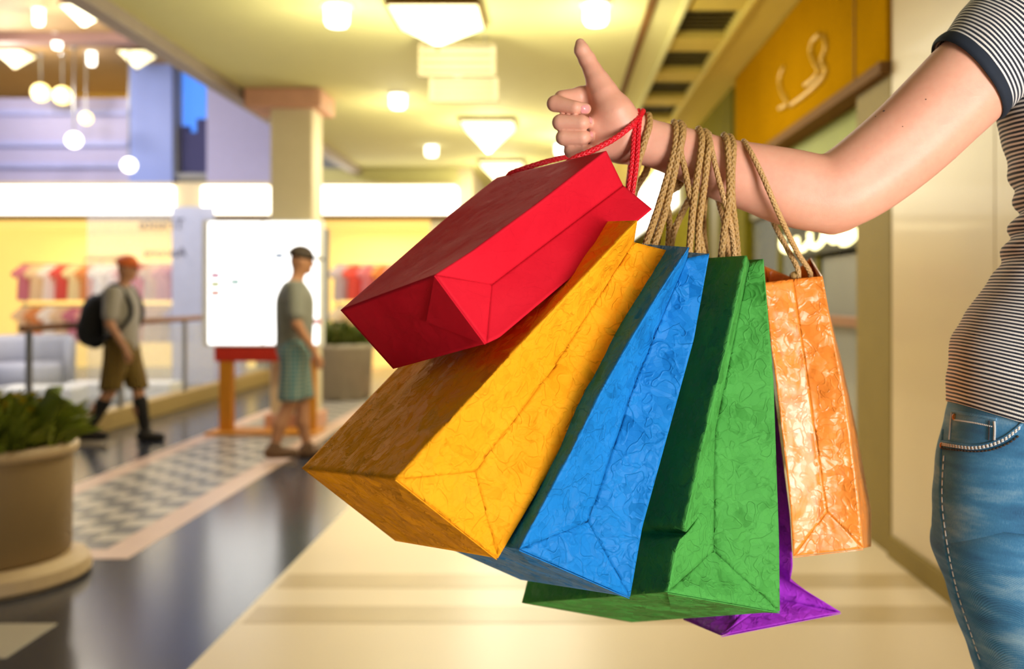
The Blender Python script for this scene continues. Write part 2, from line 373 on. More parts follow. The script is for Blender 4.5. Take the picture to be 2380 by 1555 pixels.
for i, (a, b_, lab) in enumerate([(-40, 408, 'left'), (472, 630, 'middle'), (705, 1062, 'right')]):
    c = empty('fascia_light', (fx((a+b_)/2), YF-.1, fz(500))); h = (fx(b_)-fx(a))/2
    tag(c, {'left': 'longest glowing white fascia light over the shops at far left', 'middle': 'short glowing white fascia light beside the beige column', 'right': 'glowing white fascia light left of the red bag'}[lab], 'light', 'fascia lights over the shops')
    H_ = fz(433)-fz(500); MB().box(-h, h, 0, .35, 0, H_, .03).build('glowing_panel', m_cove, c); MB().box(-h, h, -.04, .3, -.06, 0, .01).build('lower_rail', m_trimb, c); MB().box(-h, h, -.02, .3, H_, H_+.05, .01).build('upper_rail', m_beige, c)
# shop interiors
rb = random.Random(4)
m_garm = [M('cloth_%d' % i, c, .8, var=.1) for i, c in enumerate(['#e8a8a0', '#f1e7de', '#d98a50', '#c9758a', '#e6c7a0', '#b9b4d0', '#d8504a', '#efe0a8'])]
gm = {}
GC = ['rose', 'ivory', 'rust', 'plum pink', 'sand', 'lilac', 'red', 'pale yellow']; OR = ['first', 'second', 'third', 'fourth', 'fifth', 'sixth', 'seventh', 'eighth', 'ninth', 'tenth', 'eleventh', 'twelfth', 'thirteenth', 'fourteenth', 'fifteenth', 'sixteenth']
def garment(x, y, z, k, label, group):
    if k not in gm:
        b = MB(); o = [(0, 0), (.05, .02), (.12, .0), (.26, -.12), (.2, -.2), (.14, -.14), (.16, -.55), (-.16, -.55), (-.14, -.14), (-.2, -.2), (-.26, -.12), (-.12, 0), (-.05, .02)]
        b.poly([(q[0], -.02, q[1]) for q in o], (0, 1, 0), .05); me = b.build('hanging_garment', m_garm[k]); gm[k] = me; g = me
    else: g = gm[k].copy(); COL.objects.link(g)
    g.location = (x, y, z); g.rotation_euler = (0, 0, .9); tag(g, label, 'garment', group); return g
for sh, (a, b_, nm) in enumerate([(-40, 425, 'left shop'), (735, 1000, 'shop by the shrub')]):
    x0, x1 = fx(a), fx(b_)
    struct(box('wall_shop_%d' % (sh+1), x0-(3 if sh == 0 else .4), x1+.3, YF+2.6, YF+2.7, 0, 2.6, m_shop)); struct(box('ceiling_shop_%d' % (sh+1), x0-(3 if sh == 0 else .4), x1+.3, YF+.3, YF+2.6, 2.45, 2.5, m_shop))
    area('shop_lamp', ((x0+x1)/2, YF+1.3, 2.4), ((x0+x1)/2, YF+1.3, 0), x1-x0, 1.6, 60, (1, .85, .5))
    for r_, zr in enumerate((1.72, 1.05)):
        rk = empty('clothes_rail', ((x0+x1)/2, YF+.9, zr)); tag(rk, '%s clothes rail inside the %s' % (('upper', 'lower')[r_], nm), 'rail'); L = (x1-x0)/2-.1
        MB().tube([(-L, 0, .06), (L, 0, .06)], .015).build('bar', m_steel, rk)
        for s_ in (-1, 1): MB().tube([(s_*L*.96, 0, .06), (s_*L*.96, 0, -zr)], .012).build('upright', m_steel, rk)
        n = int((2*L)/.2)
        for i in range(n):
            kk = rb.randrange(8); garment((x0+x1)/2-L+.1+i*(2*L-.2)/max(1, n-1), YF+.9, zr+.02, kk, '%s garment, %s from left on the %s rail, %s' % (GC[kk], OR[i], ('upper', 'lower')[r_], nm), '%s rail garments, %s' % (('upper', 'lower')[r_], nm))
# upper gallery, windows to the dusk sky
wu = struct(empty('window_1', (fx(440), YF+.1, fz(400))))
MB().box(fx(400)-fx(440), fx(480)-fx(440), .3, .34, 0, fz(60)-fz(400), 0).build('sky_pane', m_sky, wu)
for i, (a, b_, t) in enumerate([(400, 422, 285), (422, 440, 300), (440, 466, 268), (466, 480, 292)]): MB().box(fx(a)-fx(440), fx(b_)-fx(440), .2, .3, 0, fz(t)-fz(400), 0).build('town_block', m_sil, wu)
for px in (400, 480): MB().box(fx(px)-fx(440)-.03, fx(px)-fx(440)+.03, 0, .2, 0, fz(60)-fz(400), .004).build('window_frame', m_grey, wu)
MB().box(fx(400)-fx(440), fx(480)-fx(440), 0, .2, -.08, 0, .004).build('window_sill', m_grey, wu)
struct(box('wall_gallery', fx(-40), fx(300), YF+2.2, YF+2.3, 4.2, 4.8, M('gallery_wall_glow', '#b0873a', .7, em='#c89a3a', es=.3)))  # wall glows in place of the lit upper-floor shops
def globe(px, py, d, r, label, mt, cat='lamp', rod=.15, top=None):
    p = W(px, py, d); e = empty('globe_lamp', p); tag(e, label, cat, 'gallery lamps'); MB().sphere((0, 0, 0), r, 20).build('glass_globe', mt, e, True)
    rod = 4.78-p.z; MB().tube([(0, 0, r*.9), (0, 0, rod)], .012, 6).build('stem', m_steel, e); MB().lathe([(.04, rod-.02), (.05, rod)], n=14).build('canopy', m_steel, e); return e
globe(172, 326, 14, .11, 'large white globe lamp in front of the lilac parapet, upper left', m_lamp, rod=.9)
globe(300, 384, 13.5, .10, 'white globe lamp at the right end of the lilac parapet', m_lamp, rod=.9)
globe(95, 215, 14.4, .13, 'leftmost warm globe lamp of the upper gallery', m_warm, rod=.5); globe(145, 222, 14.4, .13, 'middle warm globe lamp of the upper gallery', m_warm, rod=.5)
globe(200, 275, 14.4, .09, 'right and lowest warm globe lamp of the upper gallery', m_warm, rod=.8)
def spot(px, py, Z, label, r=.08, h=.14, mt=None):
    d = FPX*(Z-CAMH)/(VY-py); e = empty('ceiling_downlight', W(px, py, d)); tag(e, label, 'lamp', 'ceiling downlights')
    MB().lathe([(r*1.25, .0), (r*1.3, -.012), (r*1.05, -.014)], n=24).build('trim_ring', m_white, e, False)
    MB().lathe([(r, -.005), (r, -h*.8), (r*.8, -h), (r*.3, -h)], n=24).build('streak_cylinder', mt or m_lamp, e, True); return e  # cylinder added below a recessed downlight, shaped like its light streak
for px, py, l in [(783, 12, 'downlight with streak-shaped cylinder at top left of the olive ceiling'), (1385, 8, 'downlight with streak-shaped cylinder above the raised thumb'), (925, 218, 'downlight with streak-shaped cylinder halfway down the ceiling, left of the square pendants'),
                  (1003, 338, 'small downlight with streak-shaped cylinder nearest the far fascia'), (1305, 335, 'small downlight with streak-shaped cylinder just behind the fist')]: spot(px, py, 3.2, l)
for px, py, l in [(90, 20, 'slim downlight at far top left of the atrium'), (133, 78, 'slim downlight in the middle of the atrium row'), (213, 120, 'slim downlight at the right end of the atrium row')]: spot(px, py, 4.78, l, .06, .2)
m_pend = M('pendant_glass', '#fff7d8', .3, em='#fff0b0', es=1.9)
def pendant(px, X, Y, Z, w, h, label):
    e = empty('pendant_lamp', (X, Y, Z)); tag(e, label, 'lamp', 'pyramid pendant lamps')
    b = MB(); b.v = [Vector(q) for q in ((-w, -w, -.04), (w, -w, -.04), (w, w, -.04), (-w, w, -.04), (0, 0, -h))]; b.f = [[0, 1, 2, 3], [1, 0, 4], [2, 1, 4], [3, 2, 4], [0, 3, 4]]; b.build('glass_pyramid', m_pend, e)
    MB().box(-w*1.04, w*1.04, -w*1.04, w*1.04, -.045, -.015, .004).build('rim_frame', m_trimb, e); MB().tube([(0, 0, -h+.03), (0, 0, -h-.03)], .012, 8).build('finial', m_trimb, e); MB().box(-.08, .08, -.08, .08, -.02, 0, .003).build('ceiling_plate', m_white, e)
pendant(0, -.80, 6.75, 3.2, .3, .24, 'nearest and largest glowing pyramid ceiling lamp at the top of the corridor')
pendant(0, -.74, 11, 3.2, .29, .36, 'middle glowing pyramid ceiling lamp above the red bag'); pendant(0, -.77, 14.3, 3.2, .31, .36, 'farthest glowing pyramid ceiling lamp just above the red bag')
for px, py, d, l in [(195, 14, 12, 'pyramid lamp beside the olive ceiling edge, upper left'), (35, 112, 14.2, 'pyramid lamp at far left of the atrium ceiling'), (318, 112, 14.2, 'pyramid lamp at the right of the atrium ceiling')]:
    p = W(px, py, d); pendant(0, p.x, d, 4.78, .2, .26, l)
hs = empty('hanging_sign', (-.72, 7.3, 3.16)); tag(hs, 'pair of pale striped boards hanging from the olive ceiling', 'sign')
m_sg = M('sign_board', '#9c9070', .6); m_sl = M('sign_stripe', '#73694f', .6)
for nm, x0, x1, z0, z1 in (('upper_board', -.29, .28, -.28, -.03), ('lower_board', -.21, .3, -.47, -.29)):
    o = MB().box(x0, x1, 0, .05, z0, z1, .006).build(nm, m_sg, hs)
    for j in range(4): MB().box(x0+.03, x1-.03, -.006, .002, z0+.03+j*(z1-z0)/4.3, z0+.05+j*(z1-z0)/4.3, .001).build('stripe', m_sl, o)
for x in (-.2, .2): MB().tube([(x, .025, -.04), (x, .025, .04)], .006, 6).build('hanger', m_steel, hs)
MB().box(-.03, .03, .02, .03, -.3, -.27, .001).build('connector', m_steel, hs)

# ------------------------------------------------------------------ column, lightbox totem, glass directory, balustrade
cl = empty('beige_column', (-2.48, 9.5, 0)); tag(cl, 'square beige column with salmon capital behind the lightbox', 'column'); cl['kind'] = 'structure'
MB().box(-.2, .2, -.2, .2, 0, 3.05, .02).build('shaft', m_beige, cl); MB().box(-.42, .3, -.3, .3, 3.02, 3.2, .02).build('capital', m_pinkc, cl); MB().box(-.24, .24, -.24, .24, 0, .15, .01).build('plinth', m_pinkc, cl)
lb = empty('lightbox_totem', (-2.65, 9.0, 0)); tag(lb, 'tall glowing white advertising lightbox on orange legs behind the walking person', 'lightbox')
MB().box(-.56, .52, 0, .16, .8, 1.95, .01).build('cabinet', m_white, lb); f1 = MB().box(-.5, -.02, -.012, 0, .82, 1.93, .004).build('acrylic_panel', m_box, lb); f2 = MB().box(0, .5, -.012, 0, .82, 1.93, .004).build('acrylic_panel', m_box, lb)
for i, (x, z, c) in enumerate([(-.48, 1.42, '#e060b0'), (-.48, 1.34, '#c8d860'), (-.48, 1.26, '#f09080'), (-.3, 1.36, '#80c8d8'), (.1, 1.6, '#80a0e0'), (.44, 1.0, '#f0a0b0')]): MB().box(x, x+.09, -.018, -.011, z, z+.05, .001).build('printed_patch', M('print_%d' % i, c, .5), f1 if x < 0 else f2)
MB().box(-.46, .46, .02, .14, .66, .8, .01).build('red_rail', m_redp, lb)
for x in (-.36, .4): MB().box(x-.06, x+.06, .03, .13, 0, .67, .01).build('leg', m_orange, lb)
MB().box(-.5, .5, -.12, .28, 0, .03, .008).build('base_plate', m_orange, lb)
gd = empty('glass_directory', (-4.9, 12.6, 0)); tag(gd, 'lilac glass panel printed with mirrored city names beside the lightbox', 'sign')
MB().box(.02, .56, 0, .012, .15, 2.4, .003).build('frosted_pane', m_frost, gd); MB().box(-1.06, .01, 0, .012, .15, 2.4, .003).build('clear_pane', m_glass, gd); MB().box(-1.08, .58, -.05, .06, 0, .15, .008).build('base_rail', m_grey, gd)
def text(s, size, loc, parent, mt, name):
    c = bpy.data.curves.new('lettering', 'FONT'); c.body = s; c.size = size; c.extrude = .002; c.resolution_u = 3
    t = bpy.data.objects.new('lettering', c); COL.objects.link(t); me = bpy.data.meshes.new_from_object(t.evaluated_get(bpy.context.evaluated_depsgraph_get())); bpy.data.objects.remove(t)
    for v in me.vertices: v.co = Vector((-v.co.x, -v.co.z, v.co.y))      # printed on the other side: reads mirrored
    me.flip_normals(); o = link(name, me, mt, parent); o.location = loc; return o
text('Trieste', .2, (.18, -.008, 2.11), gd, m_ink, 'lettering'); text('Ancona', .18, (.21, -.008, 1.76), gd, m_ink, 'lettering'); text('goldenpoint', .13, (-.5, -.008, 1.71), gd, m_ink, 'lettering')
bl = empty('glass_balustrade', (-4.2, 11, 0)); tag(bl, 'glass balustrade with wooden handrail and beige kerb along the atrium', 'railing')
MB().box(-.12, .05, -3.2, 3.6, 0, .18, .01).build('kerb', M('kerb_stone', '#a58a52', .5), bl)
MB().tube([(0, -3.2, 1.0), (0, 3.6, 1.0)], .03, 10).build('handrail', m_wood, bl, True)
for i in range(5):
    y = -3.1+i*1.66; MB().box(-.02, .02, y-.02, y+.02, .16, .98, .003).build('post', m_steel, bl)
    if i < 4: MB().box(-.006, .006, y+.05, y+1.6, .22, .94, .002).build('glass_pane', m_glass, bl)
for i, (px, d, w, l) in enumerate([(100, 11.0, .42, 'low white bench behind the near planter leaves'), (225, 11.6, .3, 'low white bench beside the walking person with backpack'), (358, 11.6, .27, 'low white bench right of the walking person with backpack')]):
    p = W(px, 0, d); e = empty('low_bench', (p.x, d, 0)); tag(e, l, 'bench', 'white benches'); MB().box(-w, w, -.2, .2, .06, .26, .03).build('seat_block', m_white, e)
    for s_ in (-1, 1): MB().box(s_*w*.8-.03, s_*w*.8+.03, -.16, .16, 0, .07, .005).build('foot', m_grey, e)
e = empty('lounge_chair', (-6.4, 12.0, 0)); tag(e, 'rounded pale grey lounge chair at far left behind the planter', 'chair'); m_lg = M('lounge_fabric', '#a9a9b4', .8)
bm_ = MB(); n = 18
for i in range(n+1):
    a = math.pi*(.0+1.0*i/n)
    for (r, z) in ((.42, .1), (.52, .12), (.54, .7), (.48, .78), (.42, .7)): bm_.v.append(Vector((r*math.cos(a), r*math.sin(a), z)))
for i in range(n):
    for j in range(5): bm_.f.append([i*5+j, (i+1)*5+j, (i+1)*5+(j+1) % 5, i*5+(j+1) % 5])
bm_.f += [[0, 1, 2, 3, 4], [n*5+4, n*5+3, n*5+2, n*5+1, n*5]]
bm_.build('shell', m_lg, e, True); MB().lathe([(.36, .1), (.42, .16), (.42, .4), (.38, .45)], n=24).build('seat', m_lg, e, True); MB().lathe([(.3, 0), (.3, .1)], n=20).build('base', m_grey, e)

# ------------------------------------------------------------------ planters
def foliage(name, c, n, rx, ry, h, mat, parent, seed, ll=.12, lw=.03):
    r = random.Random(seed); b = MB()
    for i in range(n):
        a = r.uniform(0, 2*math.pi); q = math.sqrt(r.random()); base = Vector((c[0]+math.cos(a)*q*rx, c[1]+math.sin(a)*q*ry, c[2]+r.uniform(0, h*(1-.55*q))))
        d = Vector((math.cos(a)*r.uniform(.1, .9), math.sin(a)*r.uniform(.1, .9), r.uniform(.3, 1.1))).normalized(); l = ll*r.uniform(.6, 1.3); s = d.cross(Vector((r.uniform(-1, 1), r.uniform(-1, 1), r.uniform(-.3, .3)))).normalized()*lw*r.uniform(.7, 1.2)
        up = d.cross(s).normalized()*lw*.3; k = len(b.v)
        b.v += [base, base+d*l*.45+s, base+d*l*.45+up, base+d*l*.45-s, base+d*l-Vector((0, 0, l*.18))]; b.f += [[k, k+1, k+2], [k, k+2, k+3], [k+1, k+4, k+2], [k+2, k+4, k+3]]
    return tag(b.build(name, mat, parent, True), kind='stuff')
def leafmat(n, a, b_):
    m = M(n, a, .55, vs=18, var=.35); return m
p1 = empty('planter', (-2.54, 4.4, 0)); tag(p1, 'large round beige planter with leafy plants at the left edge', 'planter')
m_pot = M('planter_beige', '#93784d', .5, var=.06); m_rim = M('planter_rim', '#c2a67c', .5)
MB().lathe([(.34, .1), (.355, .12), (.36, .55), (.36, .56)], n=40).build('pot', m_pot, p1, True); MB().lathe([(.42, 0), (.44, .02), (.43, .07), (.37, .1)], n=40).build('base_ring', m_rim, p1)
MB().lathe([(.345, .545), (.38, .55), (.385, .585), (.37, .6), (.32, .6), (.31, .57)], n=40).build('rim', m_rim, p1, True); MB().lathe([(.01, .575), (.32, .575)], n=30).build('soil', M('soil', '#3a2c18', .9, bump=.4), p1)
foliage('foliage', (0, 0, .58), 1500, .36, .34, .2, leafmat('leaf_green', '#7c8620', ''), p1, 3, .13, .02)
foliage('yellow_flowers', (.0, 0, .72), 90, .3, .3, .12, leafmat('flower_yellow', '#b59a10', ''), p1, 8, .05, .02)
def bigleaf(base, tip, w, mt, parent):
    base = Vector(base); tip = Vector(tip); b = MB(); n = 8; d = tip-base; s = d.cross(Vector((0, 1, 0))).normalized()
    for i in range(n+1):
        t = i/n; c = base+d*t+Vector((0, 0, .06*math.sin(t*math.pi))); ww = w*(.35+.65*math.sin(min(1, t*1.5)*math.pi*.62))*(1 if t < .9 else .6); b.v += [c-s*ww, c+Vector((0, -.012, 0)), c+s*ww]
    for i in range(n): b.f += [[i*3, i*3+1, i*3+4, i*3+3], [i*3+1, i*3+2, i*3+5, i*3+4]]
    o = b.build('leaf', mt, parent, True); md = o.modifiers.new('thickness', 'SOLIDIFY'); md.thickness = .003; return o
m_bl = M('broad_leaf', '#5d6a10', .5, var=.25, vs=12)
for bs_, tp, w in [((.27, -.1, .6), (.43, -.15, .82), .045), ((.18, .05, .6), (.36, .1, .76), .04), ((.05, -.2, .6), (-.1, -.3, .84), .045), ((-.1, 0, .6), (-.2, 0, .86), .045), ((.2, .15, .6), (.2, .25, .83), .04)]: bigleaf(bs_, tp, w, m_bl, p1)
p2 = empty('planter', (-2.72, 12.2, 0)); tag(p2, 'round grey-brown planter with low shrub, right of the lightbox', 'planter')
MB().lathe([(.4, 0), (.44, .02), (.47, .6), (.49, .62), (.49, .68), (.42, .68), (.41, .62)], n=36).build('pot', M('planter_taupe', '#978a76', .5), p2, True); MB().lathe([(.01, .63), (.42, .63)], n=30).build('soil', M('soil2', '#3a2c18', .9), p2)
foliage('foliage', (0, 0, .63), 1100, .46, .46, .32, leafmat('shrub_green', '#626a22', ''), p2, 5, .12, .03); MB().tube([(0, 0, .6), (.02, 0, .85)], .02).build('stem', m_wood, p2)

# ------------------------------------------------------------------ walking people
m_skin2 = M('skin_tan', '#b9835f', .6, var=.05)
def walker(label, x, y, rz, top, bottom, cap, sock, shoe, pack=None, S=.93, stride=.22, plaid=None):
    ax = lambda a, b_: np.arange(a, b_+.001, .014)
    X, Y, Z = ax(-.5, .55), ax(-.42, .42), ax(-.02, 1.82)
    P = lambda *q: np.array(q)
    hipL, hipR = P(0, .09, .9), P(0, -.09, .9); knL, knR = P(stride*.55, .1, .5), P(-stride*.35, -.1, .49); anL, anR = P(stride*.9, .1, .1), P(-stride*1.35, -.1, .14)
    shL, shR = P(-.01, .19, 1.42), P(-.01, -.19, 1.42); elL, elR = P(-.1, .25, 1.14), P(.0, -.26, 1.13); wrL, wrR = P(-.02, .26, .9), P(.14, -.25, .9)
    g = SDF(X, Y, Z)
    g.ell((.0, 0, 1.2), (.105, .16, .3), .04); g.cone((0, 0, .95), (0, 0, 1.3), .12, .13, .04); g.cone((-.01, -.12, 1.4), (-.01, .12, 1.4), .075, .075, .05)
    g.cone((0, 0, 1.42), (.035, 0, 1.56), .058, .054, .03); g.ell((.055, 0, 1.64), (.095, .074, .118), .02); g.cone((.135, 0, 1.63), (.16, 0, 1.605), .012, .014, .012); g.cone((.1, 0, 1.56), (.12, 0, 1.55), .03, .02, .015)
    for s_ in (-1, 1): g.ell((.035, s_*.076, 1.63), (.018, .01, .03), .006)
    for h, k, a in ((hipL, knL, anL), (hipR, knR, anR)):
        g.cone(h, k, .09, .058, .03); g.cone(k, (k+a)/2+P(-.02, 0, 0), .056, .058, .02); g.cone((k+a)/2+P(-.02, 0, 0), a, .055, .036, .02); g.cone(a-P(.03, 0, .05), a+P(.13, 0, -.06), .04, .032, .02)
    for sh, el, wr in ((shL, elL, wrL), (shR, elR, wrR)):
        g.cone(sh, el, .055, .042, .03); g.cone(el, wr, .042, .029, .02); pm = wr+P(.02, 0, -.06); g.cone(wr, pm, .027, .032, .012)
        for j in range(4): g.cone(pm+P((j-1.5)*.017, 0, -.01), pm+P((j-1.5)*.02+.012, 0, -.085+abs(j-1.5)*.008), .0105, .009, .004)
        g.cone(pm+P(.02, 0, .02), pm+P(.055, 0, -.03), .012, .01, .005)
    body = g.build('person', m_skin2, None, 2); body.location = (x, y, 0); body.rotation_euler = (0, 0, rz); body.scale = (S, S, S); tag(body, label, 'person', 'people walking in the mall')
    g = SDF(X, Y, Z); g.ell((0, 0, 1.22), (.135, .19, .29), .04); g.cone((-.005, 0, .93), (0, 0, 1.3), .15, .155, .04); g.cone((-.01, -.13, 1.39), (-.01, .13, 1.39), .09, .09, .05)
    for sh, el in ((shL, elL), (shR, elR)): g.cone(sh, sh+(el-sh)*.75, .075, .07, .03)
    g.cut((0, 0, -1), (0, 0, .86)); g.cut((0, 0, 1), (0, 0, 1.475)); g.build('t_shirt', top, body, 1)
    g = SDF(X, Y, Z); g.cone((0, -.05, .88), (0, .05, .88), .135, .135, .04)
    for h, k in ((hipL, knL), (hipR, knR)): g.cone(h, h+(k-h)*1.0, .115, .1, .04)
    g.cut((0, 0, -1), (0, 0, .5)); g.build('shorts', bottom, body, 1)
    for k, a in ((knL, anL), (knR, anR)):
        if sock: q = SDF(X, Y, Z); q.cone(a+(k-a)*.7, a, .068, .046, .01); q.build('sock', sock, body, 1)
        q = SDF(X, Y, Z); q.cone(a-P(.04, 0, .055), a+P(.15, 0, -.065), .05, .042, .02); q.cone(a, a-P(.02, 0, .04), .05, .05, .02); q.cut((0, 0, -1), a-P(0, 0, .105)); q.build('shoe', shoe, body, 1)
    g = SDF(X, Y, Z); g.ell((.045, 0, 1.675), (.112, .09, .098), .0); g.cut((-.25, 0, -1), (.05, 0, 1.662)); c_ = g.build('cap', cap, body, 1)
    b = MB(); n = 10
    for i in range(n+1):
        a = math.pi*(i/n-.5); b.v += [Vector((.12+.03*math.cos(a), .085*math.sin(a), 1.685)), Vector((.14+.11*math.cos(a), .075*math.sin(a), 1.655))]
    b.f = [[2*i, 2*i+1, 2*i+3, 2*i+2] for i in range(n)]; o = b.build('cap_brim', cap, c_, True); o.modifiers.new('t', 'SOLIDIFY').thickness = .008
    if pack:
        g = SDF(X, Y, Z); g.ell((-.25, 0, 1.14), (.13, .17, .26), .03); g.ell((-.33, 0, 1.05), (.08, .13, .14), .04); pk = g.build('backpack', pack, body, 1)
        for s_ in (-1, 1): MB().tube(spline([(-.16, s_*.1, 1.38), (-.02, s_*.11, 1.49), (.1, s_*.12, 1.38), (.14, s_*.13, 1.2), (0, s_*.2, 1.02), (-.2, s_*.14, .98)], 5), .02, 8).build('shoulder_strap', pack, pk, True)
    return body
m_gshirt = M('grey_shirt', '#9a9184', .8, var=.1, vs=20); m_tshirt2 = M('ash_tshirt', '#86857a', .8, var=.18, vs=14)
def plaid():
    m = M('plaid', '#4f7f8a', .8); k = NT(m); b = m.node_tree.nodes['Principled BSDF']; tc = k.add('ShaderNodeTexCoord'); sp = k.add('ShaderNodeSeparateXYZ'); k.link(tc.outputs['Object'], sp.inputs[0])
    def st(s_, f): return k.math('GREATER_THAN', k.math('SINE', k.math('MULTIPLY', s_, f)), .35)
    q = k.math('ADD', k.math('MULTIPLY', k.math('ADD', st(sp.outputs[1], 190), st(sp.outputs[0], 190)), .3), k.math('MULTIPLY', st(sp.outputs[2], 190), .4)); r = k.add('ShaderNodeMix', _data_type='RGBA')
    r.inputs[6].default_value = lin('#2f6f7c'); r.inputs[7].default_value = lin('#a9a890'); k.link(q, r.inputs[0]); k.link(r.outputs[2], b.inputs['Base Color']); return m
walker('walking person in orange cap and grey shirt carrying a black backpack', -3.72, 8.5, 0, m_gshirt, M('olive_shorts', '#6b5212', .8), M('orange_cap', '#e06a28', .7), M('black_sock', '#1c1712', .9), M('dark_shoe', '#2a221a', .7), M('black_pack', '#17130f', .8), S=.91, stride=.2)
walker('walking person in dark cap, grey t-shirt and blue plaid shorts by the lightbox', -1.99, 7.57, math.radians(18), m_tshirt2, plaid(), M('brown_cap', '#3f2f20', .7), None, M('brown_shoe', '#6a4a30', .7), None, S=.93, stride=.12)

# ------------------------------------------------------------------ the woman: continuous skin
D0 = 1.12; PX = D0/FPX
def H(px, py, q=0): return W(px, py, D0+q*PX)
def skin_mat():
    m = bpy.data.materials.new('skin'); m.use_nodes = True; k = NT(m); b = m.node_tree.nodes['Principled BSDF']; tc = k.add('ShaderNodeTexCoord')
    n1 = k.add('ShaderNodeTexNoise', Scale=22, Detail=4); n2 = k.add('ShaderNodeTexNoise', Scale=160, Detail=2); n3 = k.add('ShaderNodeTexNoise', Scale=900, Detail=2)
    for n in (n1, n2, n3): k.link(tc.outputs['Object'], n.inputs['Vector'])
    r = k.add('ShaderNodeMix', _data_type='RGBA'); r.inputs[6].default_value = lin('#db977b'); r.inputs[7].default_value = lin('#efbda2'); k.link(n1.outputs['Fac'], r.inputs[0])
    r2 = k.add('ShaderNodeMix', _data_type='RGBA'); r2.inputs[7].default_value = lin('#de8f7a'); k.link(r.outputs[2], r2.inputs[6]); k.link(k.math('MULTIPLY', n2.outputs['Fac'], .45), r2.inputs[0]); k.link(r2.outputs[2], b.inputs['Base Color'])
    b.inputs['Roughness'].default_value = .48; b.inputs['Subsurface Weight'].default_value = .15; b.inputs['Subsurface Radius'].default_value = (1, .35, .2); b.inputs['Subsurface Scale'].default_value = .006
    bp = k.add('ShaderNodeBump', Strength=.12, Distance=.001); k.link(n3.outputs['Fac'], bp.inputs['Height']); k.link(bp.outputs[0], b.inputs['Normal']); return m
m_skin = skin_mat(); m_nail = M('nail', '#e59a98', .2, var=.03)
g = SDF(rng((-.03, .13, .0014), (.13, .36, .003), (.36, 1.02, .009)), rng((.98, 1.06, .006), (1.06, 1.16, .0015), (1.16, 1.34, .006)), rng((-.02, 1.3, .014), (1.3, 1.392, .003), (1.392, 1.552, .0014), (1.552, 2.0, .009)))
def seg(a, b_, ra, rb, k=6): g.cone(H(*a), H(*b_), ra*PX, rb*PX, k*PX)
# arm: two rails per section (centre, half width, half thickness, direction across the limb)
secs = [((1462, 320), 57, 38, (-.16, .99)), ((1509, 332), 54, 40, (-.16, .99)), ((1552, 345), 56, 43, (-.2, .98)), ((1608, 364), 62, 50, (-.27, .96)), ((1680, 394), 72, 58, (-.28, .96)), ((1756, 414), 80, 66, (-.26, .965)), ((1832, 435), 89, 72, (-.2, .98)),
        ((1915, 450), 90, 74, (.1, .995)), ((1968, 434), 93, 76, (.4, .92)), ((2030, 393), 98, 78, (.62, .78)), ((2115, 323), 102, 84, (.66, .75)), ((2191, 250), 105, 88, (.65, .76)), ((2258, 184), 107, 90, (.64, .77)), ((2320, 122), 96, 82, (.62, .78))]
_a = spline([Vector((q[0][0], q[0][1], q[1])) for q in secs], 5); _b = spline([Vector((q[3][0], q[3][1], q[2])) for q in secs], 5)
for i in range(len(_a)-1):
    for sg in (-1, -.4, .4, 1):
        p = [(A[0]+B[0]*(A[2]-B[2])*sg, A[1]+B[1]*(A[2]-B[2])*sg, 0) for A, B in ((_a[i], _b[i]), (_a[i+1], _b[i+1]))]; seg(p[0], p[1], _b[i][2], _b[i+1][2], 1.5)
seg((1935, 515, 20), (1958, 512, 22), 24, 20, 30)
seg((2320, 122, 0), (2450, 50, 15), 80, 82, 30); seg((2450, 50, 20), (2840, 50, 20), 80, 80, 50)                    # shoulders
for a, b_, c in (((2645, 150), (2635, 330), (170, 165)), ((2635, 330), (2622, 470), (165, 140)), ((2622, 470), (2600, 600), (140, 145)), ((2600, 600), (2550, 950), (145, 175)), ((2550, 950), (2545, 1250), (175, 180))):
    for sg in (-1, 1): seg((a[0]+sg*85, a[1], 20), (b_[0]+sg*85, b_[1], 20), c[0]*.8, c[1]*.8, 60)
for (hx, kx, axx) in ((2420, 2530, 2560), (2690, 2680, 2690)): seg((hx, 1250, 20), (kx, 2150, 10), 170, 100, 60); seg((kx, 2150, 10), (axx, 3020, 40), 100, 60, 40); seg((axx, 3140, 40), (axx, 3190, -150), 70, 55, 40); seg((axx, 3020, 40), (axx, 3160, 40), 60, 70, 30)
seg((2645, -60, 20), (2650, -230, 10), 105, 98, 50); g.ell(H(2650, -430, -5), (.075, .092, .118), .02)                 # neck, head
HC = H(2650, -430, -5)
def hd(x, y, z): return HC+Vector((x, y, z))
g.cone(hd(0, -.09, .0), hd(0, -.102, -.024), .006, .011, .012); g.cone(hd(0, -.06, -.098), hd(0, -.068, -.1), .026, .024, .03); g.cone(hd(0, -.078, -.058), hd(0, -.08, -.058), .022, .022, .02)
for sg in (-1, 1): g.ell(hd(sg*.03, -.089, .008), (.016, .012, .011), .006, op=-1)
for sg in (-1, 1): g.ell(hd(sg*.076, .005, .0), (.012, .022, .033), .008)
seg((2930, 60, 20), (3010, 560, 40), 100, 78, 60); seg((3010, 560, 40), (2990, 1050, -20), 76, 48, 30); seg((2990, 1050, -20), (2985, 1150, -30), 48, 50, 20)   # other arm
for j in range(4): seg((2985, 1150, -70+j*28), (2975-abs(j-1.5)*4, 1290-abs(j-1.4)*16, -60+j*24), 17, 15, 5)
seg((2975, 1120, -60), (2945, 1210, -100), 20, 16, 8)
